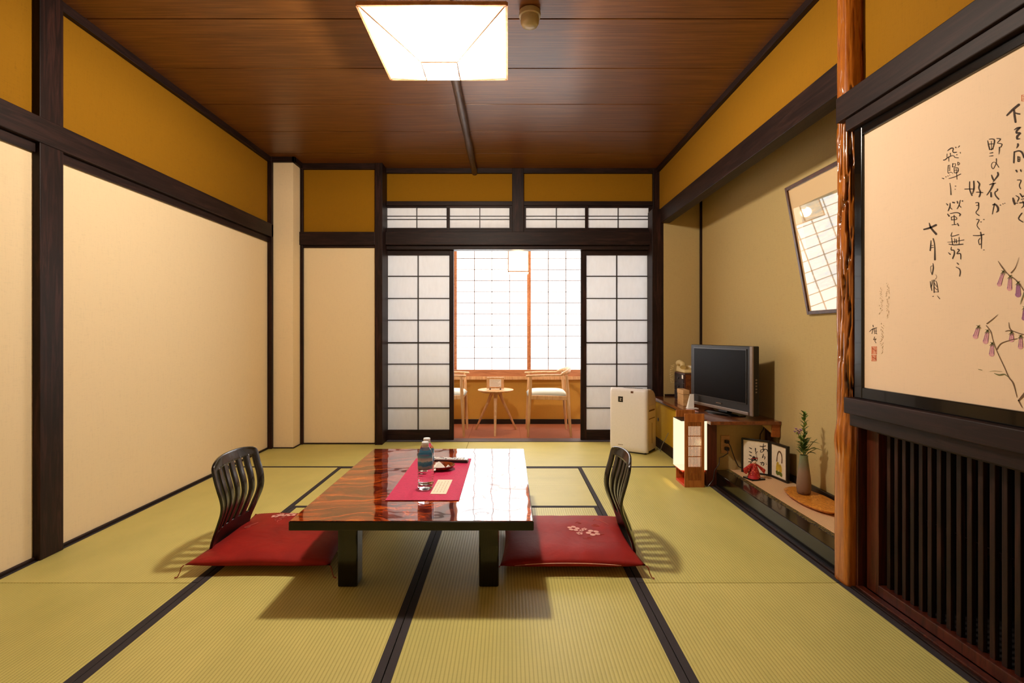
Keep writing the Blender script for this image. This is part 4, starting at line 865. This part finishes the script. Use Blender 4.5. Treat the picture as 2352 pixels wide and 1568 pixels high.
# outlet and cords
ol = thing('wall_outlet', (1.446, 3.42, .206), 'beige wall outlet plate with two black plugs under the shelf board', 'outlet')
B('plate', 'palebox', 1.416, 1.475, 3.412, 3.42, .206, .325, ol, .003, 'beige plate')
for z in (.285, .238):
    B('plug', 'black', 1.438, 1.462, 3.385, 3.413, z-.010, z+.012, ol, .003)
tag(MB().tube([(1.450, 3.385, .235), (1.445, 3.372, .215), (1.41, 3.365, .195), (1.385, 3.36, .19), (1.378, 3.35, .15), (1.345, 3.340, .112), (1.335, 3.338, .05), (1.30, 3.335, .008), (1.285, 3.338, .006)], .0028, 8).build('outlet_cord', 'black', smooth=True), 'thin black cord from the outlet down to the lit floor lantern', 'cord')
tag(MB().tube([(1.452, 3.385, .285), (1.462, 3.372, .262), (1.475, 3.37, .22), (1.495, 3.375, .17), (1.52, 3.385, .125), (1.56, 3.395, .104), (1.62, 3.40, .100)], .003, 8).build('sloping_cord', 'black', smooth=True), 'black cord sloping from the outlet behind the framed writing', 'cord')
tag(MB().tube([(1.700, 3.405, .412), (1.700, 3.40, .39), (1.69, 3.40, .365), (1.672, 3.40, .335), (1.668, 3.40, .25), (1.67, 3.40, .098)], .0035, 8).build('aerial_cable', 'black', smooth=True), 'black cable hanging from under the shelf board behind the framed writing', 'cable')
M['greycable'] = plain('grey_cable', '#8f8878', .5)
tag(MB().tube([(1.312, 4.20, .19), (1.300, 4.22, .15), (1.285, 4.26, .09), (1.28, 4.30, .04), (1.290, 4.34, .006), (1.300, 4.40, .005), (1.302, 4.46, .005)], .003, 8).build('grey_cord', 'greycable', smooth=True), 'pale grey cord between the air purifier and the yellow cabinet doors', 'cord')

# folding frame
ff = thing('folding_frame', (1.65, 3.26, TZ), 'black hinged double frame with brush writing and a painted girl, in the alcove', 'picture frame')
def fpanel(a, b, z0, z1, fw):
    a = Vector((*a, 0)); b = Vector((*b, 0)); u = (b-a).normalized(); nrm = Vector((u.y, -u.x, 0)); L_ = (b-a).length
    if nrm.dot(Vector((0, 0, 0))-a) < 0: nrm = -nrm
    def slab(s0, s1, za, zb, d0, d1, name, mat):
        P = [a+u*s+nrm*d+Vector((0, 0, z)) for z in (za, zb) for s, d in ((s0, d0), (s1, d0), (s1, d1), (s0, d1))]
        return MB().hexa(P).build(name, mat, ff, .001)
    slab(0, fw, z0, z1, -.008, .006, 'frame_side', 'black'); slab(L_-fw, L_, z0, z1, -.008, .006, 'frame_side', 'black')
    slab(fw, L_-fw, z1-fw, z1, -.008, .006, 'frame_edge', 'black'); slab(fw, L_-fw, z0, z0+fw, -.008, .006, 'frame_edge', 'black')
    slab(fw, L_-fw, z0+fw, z1-fw, -.006, 0, 'paper', 'cardm'); slab(0, L_, z0, z1, -.012, -.006, 'backing', 'black')
    return a+nrm*.0007, nrm
p1, n1 = fpanel((1.533, 3.370), (1.666, 3.265), TZ, .319, .011)
p2, n2 = fpanel((1.668, 3.262), (1.692, 3.100), TZ, .319, .013)
GI = (1690, 1000, 130/1773); pj1 = lambda px, py: ray_plane(px, py, p1, n1); pj2 = lambda px, py: ray_plane(px, py, p2, n2); pj3 = lambda px, py: ray_plane(px, py, p2+n2*.0005, n2)
for st in ([([(760, 335), (840, 345), (935, 322)], 26), ([(872, 250), (852, 380), (872, 480)], [16, 30, 24]), ([(905, 430), (840, 510), (772, 512), (788, 450), (900, 425), (980, 445), (988, 505)], [18, 20, 20, 18, 18, 24, 14])],
           [([(868, 580), (840, 685)], [20, 36]), ([(900, 650), (915, 692), (892, 745)], [16, 26, 16])], [([(765, 852), (868, 848), (880, 900), (848, 940)], [24, 26, 28, 24]), ([(835, 828), (795, 920)], 22), ([(945, 862)], 22), ([(962, 900)], 26)],
           [([(615, 402), (620, 510)], [34, 24]), ([(684, 500), (632, 540), (642, 590)], [16, 24, 20])], [([(635, 640), (665, 645)], 16), ([(618, 692), (680, 700), (660, 800)], [16, 22, 18])],
           [([(425, 375), (490, 412)], [20, 30]), ([(418, 498), (490, 532)], [18, 30])], [([(420, 600), (485, 638)], [18, 34]), ([(400, 715), (470, 750)], [16, 26])], [([(400, 822), (485, 832), (440, 900), (365, 962)], [18, 28, 22, 26])]):
    ink('written_character', 'inkblack', st, pj1, GI, ff)
M['kimono_y'] = plain('yellow_paint_wash', '#c9a62e', .8, var=.2); M['leafp'] = plain('olive_green_paint', '#5f6a18', .8, var=.2)
ink('painted_kimono', 'kimono_y', [([(1310, 850), (1310, 960), (1300, 1080)], [60, 100, 80]), ([(1380, 930), (1390, 1000), (1400, 1120)], [60, 90, 90])], pj2, GI, ff)
ink('painted_hair', 'stembrown', [([(1285, 800), (1298, 640), (1330, 530), (1365, 500), (1420, 570), (1445, 700), (1442, 860)], [34, 26, 40, 50, 34, 26, 36])], pj3, GI, ff)
ink('painted_leaf', 'leafp', [([(1280, 1120), (1310, 1190), (1330, 1230)], [60, 90, 30])], pj3, GI, ff); ink('painted_leaf', 'leafp', [([(1350, 1150), (1400, 1210), (1430, 1270)], [50, 100, 50])], pj3, GI, ff)

# doll
dl = thing('kimono_doll', (1.535, 3.20, TZ), 'small doll in a patterned red kimono on a black stand', 'doll')
kr = NT('patterned_red_kimono'); vo = kr.new('ShaderNodeTexVoronoi'); vo.inputs['Scale'].default_value = 110; kr.link(kr.coords((1, 1, 1), False), vo.inputs['Vector'])
kr.link(kr.ramp(vo.outputs['Distance'], [(.18, rgb('#f0b070')), (.30, rgb('#c02018')), (.75, rgb('#9c1414'))]), kr.b.inputs['Base Color']); kr.setp(Roughness=.6); M['kimono'] = kr.m
M['face'] = plain('white_doll_face', '#f2dcc8', .5); M['hair'] = plain('black_doll_hair', '#140c0a', .4); M['crim'] = plain('crimson_cloth', '#b01018', .6)
m_ = MB().box(-.048, .048, -.042, .042, 0, .010); o = m_.build('stand', 'blacklac', dl, .002); loc_(o); o.rotation_euler = (0, 0, .25)
dlp = lambda mb, nm, mat, sm=True: loc_(mb.build(nm, mat, dl, smooth=sm))
dlp(MB().lathe([(.034, .010), (.037, .014), (.032, .035), (.026, .055), (.018, .08), (.014, .094), (.006, .10)], (0, 0, 0), 20), 'kimono', 'kimono'); dlp(MB().lathe([(.033, .0105), (.030, .020), (.024, .028)], (-.012, -.016, 0), 16), 'hem', 'crim')
for s in (-1, 1):
    m_ = MB().hexa([(s*.012, -.012, .088), (s*.016, .010, .088), (s*.060, .006, .036), (s*.056, -.016, .034), (s*.012, -.012, .096), (s*.016, .010, .096), (s*.068, .006, .062), (s*.064, -.016, .060)]); dlp(m_, 'sleeve', 'kimono', False)
dlp(MB().lathe([(.0205, .060), (.0205, .074)], (0, 0, 0), 18), 'sash', 'crim'); dlp(MB().sphere((0, -.002, .110), .0125, 1.1), 'head', 'face'); dlp(MB().sphere((0, .003, .115), .0155, 1.0), 'hair', 'hair'); dlp(MB().sphere((0, .004, .133), .009), 'hair_bun', 'hair')
dlp(MB().bar((-.02, -.004, .128), (.02, -.004, .130), .004, .004), 'hair_ornament', 'crim', False)

# burl board, vase, flowers
M['burlboard'] = wood('orange_burl_wood', '#9a5414', '#eba244', (6, 3, 3), 6, .35, .12, dist=3.0, mid='#d0842c')
cxs, cys = 1.628, 2.745; N = 48; R_ = random.Random(4); top, low = [], []
for k in range(N):
    a = 2*PI*k/N; n = .10*noise.noise(Vector((math.cos(a)*1.3, math.sin(a)*1.3, 4)))+.03*noise.noise(Vector((math.cos(a)*5, math.sin(a)*5, 1)))
    rx, ry = .094*(1+n), .225*(1+n); top.append((cxs+rx*math.cos(a), cys+ry*math.sin(a), .1175+.002*math.sin(a*3))); low.append((cxs+rx*.86*math.cos(a), cys+ry*.88*math.sin(a), .103))
m_ = MB(); m_.grid([low, [(p[0]*.5+q[0]*.5+(q[0]-cxs)*.03, p[1]*.5+q[1]*.5, .110) for p, q in zip(low, top)], top, [(cxs+(p[0]-cxs)*.9, cys+(p[1]-cys)*.93, .1195) for p in top], [(cxs+(p[0]-cxs)*.3, cys+(p[1]-cys)*.3, .1175) for p in top]], True, True)
bt = thing('burl_display_board', (cxs, cys, TZ), 'oval orange-brown burl wood board lying in the alcove under the vase', 'board')
m_.build('board', 'burlboard', bt, smooth=True)
for (x, y) in ((1.60, 2.62), (1.66, 2.62), (1.60, 2.86), (1.66, 2.86)): MB().lathe([(.008, TZ), (.008, .104)], (x, y, 0), 10).build('foot', 'burlboard', bt)
va = thing('flower_vase', (1.632, 2.83, .1185), 'tall grey-brown stoneware vase on the burl wood board', 'vase')
st_ = NT('grey_brown_stoneware'); tc = st_.new('ShaderNodeTexCoord'); sp = st_.new('ShaderNodeSeparateXYZ'); st_.link(tc.outputs['Object'], sp.inputs[0]); f = st_.noise(st_.coords((1, 1, 2.5)), 30, 6, .7)
ad = st_.new('ShaderNodeMath', operation='MULTIPLY_ADD'); st_.link(f, ad.inputs[0]); ad.inputs[1].default_value = .05; st_.link(sp.outputs['Z'], ad.inputs[2]); mr = st_.new('ShaderNodeMapRange'); mr.inputs[1].default_value = .02; mr.inputs[2].default_value = .25; st_.link(ad.outputs[0], mr.inputs[0])
st_.link(st_.ramp(mr.outputs[0], [(.03, rgb('#4a2415')), (.09, rgb('#7a5c48')), (.55, rgb('#8a6f5a')), (.72, rgb('#75705a')), (.9, rgb('#6f7858'))]), st_.b.inputs['Base Color']); st_.setp(Roughness=.7); st_.bump(f, .4, .002); M['stone'] = st_.m
loc_(MB().lathe([(.001, 0), (.030, 0), (.033, .004), (.0365, .03), (.0365, .055), (.034, .09), (.029, .13), (.024, .17), (.0205, .20), (.0208, .212), (.0185, .213), (.0175, .19), (.001, .18)], (0, 0, 0), 36).build('body', 'stone', va, smooth=True))
fl = thing('flower_spray', (1.632, 2.83, .33), 'spray of green leaves and small purple flowers standing in the stoneware vase', 'flowers')
M['leaf'] = plain('dark_green_leaf', '#4a6b28', .45, var=.25, nscale=90); M['leafl'] = plain('light_green_leaf', '#86a050', .5, var=.2); M['stem'] = plain('green_stem', '#5d6b2c', .6); M['purple'] = plain('mauve_petal', '#9a6f96', .7, var=.25)
def leaf(base, d, ln, wd, mat='leaf', droop=.25, up=(0, 0, 1)):
    base = Vector(base); d = Vector(d).normalized(); s_ = d.cross(Vector(up)); 
    if s_.length < .05: s_ = d.cross(Vector((0, 1, 0)))
    s_.normalize(); u_ = s_.cross(d).normalized(); rows = []
    for k in range(7):
        q = k/6; w_ = wd*math.sin(PI*min(.97, q*.93+.06))**.8*.5; c_ = base+d*ln*q-Vector((0, 0, 1))*droop*ln*q*q
        rows.append([c_-s_*w_+u_*w_*.35, c_, c_+s_*w_+u_*w_*.35])
    return MB().grid(rows).build('leaf', mat, fl, smooth='all')
def stem(P): MB().tube(P, .0018, 6).build('stem', 'stem', fl, smooth=True)
bz = (1.632, 2.83, .32)
S1 = [bz, (1.632, 2.83, .40), (1.634, 2.83, .48), (1.637, 2.83, .555)]; stem(S1)
R_ = random.Random(12)
for k in range(26):
    q = .18+k*.032; z = .33+(.565-.33)*q/1.0; x = 1.632+.005*q; a = k*2.4; leaf((x, 2.83, min(z, .556)), (math.cos(a)*.8, math.sin(a)*.8, .9), .032+.010*R_.random(), .016, 'leaf' if k % 3 else 'leafl', .15)
leaf((1.636, 2.83, .535), (.05, 0, 1), .034, .016, 'leaf', 0)
S2 = [bz, (1.625, 2.825, .38), (1.605, 2.82, .43), (1.588, 2.815, .462)]; stem(S2); S3 = [bz, (1.65, 2.82, .37), (1.675, 2.81, .41), (1.69, 2.805, .425)]; stem(S3); S4 = [bz, (1.66, 2.82, .352), (1.69, 2.81, .372)]; stem(S4); stem([bz, (1.618, 2.83, .40), (1.612, 2.83, .455)])
for (b_, d_, ln, wd) in (((1.655, 2.815, .405), (1, -.2, .15), .052, .018), ((1.668, 2.81, .372), (1, -.1, .05), .052, .018), ((1.655, 2.82, .36), (.6, -.3, .6), .045, .018), ((1.66, 2.82, .35), (.8, 0, -.1), .035, .013), ((1.640, 2.82, .35), (.4, -.5, .8), .05, .02), ((1.645, 2.82, .345), (.9, -.3, .3), .045, .018)): leaf(b_, d_, ln, wd)
for k in range(54):
    a = R_.uniform(0, 2*PI); z = R_.uniform(.33, .415); rr = R_.uniform(.0, .016); leaf((1.630+rr*math.cos(a), 2.828+rr*math.sin(a)*.7, z), (math.cos(a)-.15, math.sin(a), R_.uniform(.4, 1.6)), R_.uniform(.028, .046), R_.uniform(.012, .019), 'leaf' if k % 4 else 'leafl', .2)
for k in range(9):
    q = k/8; leaf((1.620-.03*q, 2.82, .39+.06*q), (math.cos(k*2.1)*.7-.2, math.sin(k*2.1)*.7, .7), .022, .008, 'leafl', .1)
for (x, y, z) in ((1.575, 2.815, .463), (1.588, 2.812, .470), (1.600, 2.818, .462), (1.583, 2.820, .478), (1.612, 2.82, .468), (1.592, 2.806, .456), (1.604, 2.812, .474)):
    m_ = MB(); m_.sphere((x, y, z), .0035, 1, 8, 6)
    for k in range(9):
        a = 2*PI*k/9+z*50; d_ = Vector((math.cos(a), math.sin(a), .5)).normalized(); m_.bar(Vector((x, y, z)), Vector((x, y, z))+d_*.0095, .0045, .0012, (0, 0, 1), .0035, .0008)
    m_.build('purple_flower', 'purple', fl)

# hanging framed picture, leaning forward from the alcove wall
hp = thing('framed_picture', (1.70, 2.6, 1.114), 'large brown-framed picture under glass tilting out from the alcove wall', 'picture')
b0 = Vector((1.748, 2.983, 1.114)); t0 = Vector((1.616, 2.983, 1.850)); uu = Vector((0, -1, 0)); vv_ = (t0-b0).normalized(); nn = uu.cross(vv_).normalized(); 
if nn.x > 0: nn = -nn
HL, HH = .80, (t0-b0).length
def hslab(s0, s1, v0, v1, d0, d1, name, mat, bev=.002):
    P = [b0+uu*s+vv_*v+nn*d for d in (d0, d1) for s, v in ((s0, v0), (s1, v0), (s1, v1), (s0, v1))]
    return MB().hexa(P).build(name, mat, hp, bev)
M['brownframe'] = wood('brown_picture_frame_wood', '#2e170d', '#5a3220', (5, 5, 5), 5, .35, .06)
hslab(0, .020, 0, HH, -.012, .010, 'frame_side', 'brownframe'); hslab(HL-.020, HL, 0, HH, -.012, .010, 'frame_side', 'brownframe'); hslab(.02, HL-.02, 0, .020, -.012, .010, 'frame_edge', 'brownframe'); hslab(.02, HL-.02, HH-.020, HH, -.012, .010, 'frame_edge', 'brownframe')
gm = NT('ivory_mount_under_glass'); gm.setp(Base_Color=rgb('#e6c492'), Roughness=.6, Coat_Weight=1, Coat_Roughness=.02, Coat_IOR=1.75); M['mount'] = gm.m
ga = NT('ink_landscape_print_under_glass'); f = ga.noise(ga.coords((1, 1.2, 6), False), 3, 6, .6, 1.2); ga.link(ga.ramp(f, [(.3, rgb('#6f7a74')), (.5, rgb('#b59a68')), (.7, rgb('#d8b88a'))]), ga.b.inputs['Base Color']); ga.setp(Roughness=.6, Coat_Weight=1, Coat_Roughness=.02, Coat_IOR=1.75); M['artp'] = ga.m
hslab(.018, HL-.018, .018, HH-.018, -.010, 0, 'mount', 'mount', 0); hslab(.100, HL-.10, .14, HH-.13, -.002, .0012, 'print', 'artp', 0)

# ================================================================== SUNROOM FURNITURE
M['greycloth'] = plain('light_grey_seat_cloth', '#c9cdc4', .9, nscale=200)
def armchair(loc, rz, label):
    """open-arm wooden chair, front towards local +X, 0.44 m wide"""
    t = thing('wooden_armchair', loc, label, 'armchair', 'pale wooden armchairs in the sunroom', rz=rz); hw = .205
    P = lambda mb, nm, mat='oak', **k: loc_(mb.build(nm, mat, t, smooth=True, **k))
    for s in (-1, 1):
        P(MB().tube([(.205, s*hw, 0), (.195, s*hw, .22), (.185, s*(hw), .42), (.180, s*(hw+.008), .595)], [.012, .015, .017, .013], 12), 'front_leg')
        P(MB().tube([(-.215, s*(hw-.01), 0), (-.195, s*(hw-.01), .22), (-.185, s*(hw-.01), .42), (-.17, s*(hw-.015), .60)], [.012, .016, .018, .014], 12), 'rear_leg')
        P(MB().bar((.18, s*hw, .385), (-.185, s*(hw-.01), .375), .022, .040), 'side_rail', bevel=.004)
    P(MB().bar((.188, -hw, .385), (.188, hw, .385), .022, .040), 'front_rail', bevel=.004); P(MB().bar((-.188, -hw, .375), (-.188, hw, .375), .022, .040), 'rear_rail', bevel=.004)
    N_ = 28; rows = []
    for k in range(N_+1):
        q = -1+2*k/N_; a = q*PI*.5          # U shaped rail: arms forward, crest behind
        if abs(q) > .55: y = math.copysign(hw+.012, q)*1.0; x = -.09+(abs(q)-.55)/.45*.315; 
        else: th = q/.55*PI/2; y = (hw+.012)*math.sin(th); x = -.09-.135*math.cos(th)
        crest = max(0, 1-abs(q)/.5); h = .020+.050*crest**.7; wd = .034-.014*crest; z = .600+.045*crest**.6-.008*max(0, (abs(q)-.75)/.25)
        nx, ny = (0, 1) if abs(q) > .55 else (-math.cos(q/.55*PI/2), math.sin(q/.55*PI/2)); ny = ny if abs(q) <= .55 else math.copysign(1, q)
        ring = []
        for j in range(10):
            b = 2*PI*j/10; ring.append((x+nx*math.cos(b)*wd/2, y+ny*math.cos(b)*wd/2, z+math.sin(b)*h/2))
        rows.append(ring)
    P(MB().grid(rows, True, True), 'arm_and_back_rail')
    m_ = MB(); n = 16; R2 = lambda q: (1-abs(q)**5)**.5
    m_.grid([[(-.19+.40*i/n, -.195+.39*j/n, .400+.045*(max(0, R2(-1+2*i/n)*R2(-1+2*j/n)))) for j in range(n+1)] for i in range(n+1)]); m_.grid([[(-.19+.40*i/n, -.195+.39*j/n, .398) for j in range(n+1)] for i in range(n+1)])
    bmesh.ops.remove_doubles(m_.bm, verts=m_.bm.verts, dist=.0025); loc_(m_.build('seat', 'greycloth', t, smooth='all')); return t
armchair((.395, 5.190, 0), PI, 'right pale wooden armchair with grey seat in the sunroom')
armchair((-.64, 5.190, 0), 0, 'left pale wooden armchair in the sunroom, mostly behind the left paper door')
rt = thing('round_side_table', (-.132, 5.245, 0), 'small round pale wooden table with three splayed legs between the armchairs', 'side table')
loc_(MB().lathe([(.001, .415), (.16, .415), (.182, .424), (.184, .430), (.180, .434), (.001, .434)], (0, 0, 0), 48).build('table_top', 'oak', rt, smooth=True)); loc_(MB().lathe([(.05, .385), (.075, .415)], (0, 0, 0), 20).build('hub', 'oak', rt, smooth=True))
for a in (-PI/2, PI/6, 5*PI/6):
    c_, s_ = math.cos(a), math.sin(a); loc_(MB().tube([(.245*c_, .245*s_, 0), (.16*c_, .16*s_, .17), (.09*c_, .09*s_, .30), (.045*c_, .045*s_, .40)], [.011, .014, .017, .022], 12, .8).build('leg', 'oak', rt, smooth=True))
loc_(MB().box(-.135, -.06, -.06, .02, .400, .414).build('under_shelf', 'oak', rt, .002))
ps = thing('small_sign_frame', (-.135, 5.24, .434), 'small pale wooden frame with a printed notice on the round table', 'sign')
loc_(MB().box(-.088, -.060, -.010, .010, .008, .125).build('frame_side', 'oak', ps, .002)); loc_(MB().box(.060, .088, -.010, .010, .008, .125).build('frame_side', 'oak', ps, .002)); loc_(MB().box(-.060, .060, -.010, .010, .105, .125).build('frame_edge', 'oak', ps, .002)); loc_(MB().box(-.060, .060, -.010, .010, .008, .028).build('frame_edge', 'oak', ps, .002))
loc_(MB().box(-.060, .060, -.004, .004, .028, .105).build('notice', 'white', ps)); loc_(MB().box(-.060, -.045, -.03, .03, 0, .012).build('foot', 'black', ps, .001)); loc_(MB().box(.045, .060, -.03, .03, 0, .012).build('foot', 'black', ps, .001)); m_ = MB()
for k in range(5): m_.box(-.05, .05-.012*(k % 3), -.0048, -.004, .090-k*.012, .093-k*.012)
loc_(m_.build('printed_line', 'faintink', ps))
pl = thing('pendant_lantern', (.10, 5.3, 1.63), 'square paper pendant lantern lit in front of the sunroom window', 'pendant lamp')
M['lant'] = glow_paper('glowing_pendant_paper', (1, .84, .62, 1), 2.4, .4)
for (x0, x1, y0, y1) in ((-.10, .10, -.10, -.0995), (-.10, .10, .0995, .10), (-.10, -.0995, -.10, .10), (.0995, .10, -.10, .10)): loc_(MB().box(x0, x1, y0, y1, .01, .23).build('shade_paper', 'lant', pl))
for x in (-.104, .104):
    for y in (-.104, .104): loc_(MB().bar((x, y, 0), (x, y, .24), .010, .010, (0, 1, 0)).build('corner_post', 'shadewood', pl))
for z in (.005, .235):
    for s in (-1, 1): loc_(MB().box(-.104, .104, s*.104-.005, s*.104+.005, z-.005, z+.005).build('frame_strip', 'shadewood', pl)); loc_(MB().box(s*.104-.005, s*.104+.005, -.104, .104, z-.005, z+.005).build('frame_strip', 'shadewood', pl))
loc_(MB().tube([(0, 0, .20), (0, 0, .45), (0, 0, .62)], .004, 8).build('cord', 'black', pl)); loc_(MB().sphere((0, 0, .16), .03).build('bulb', 'bulb', pl, smooth='all')); loc_(MB().bar((-.104, 0, .235), (.104, 0, .235), .008, .006).build('cross_strip', 'shadewood', pl))
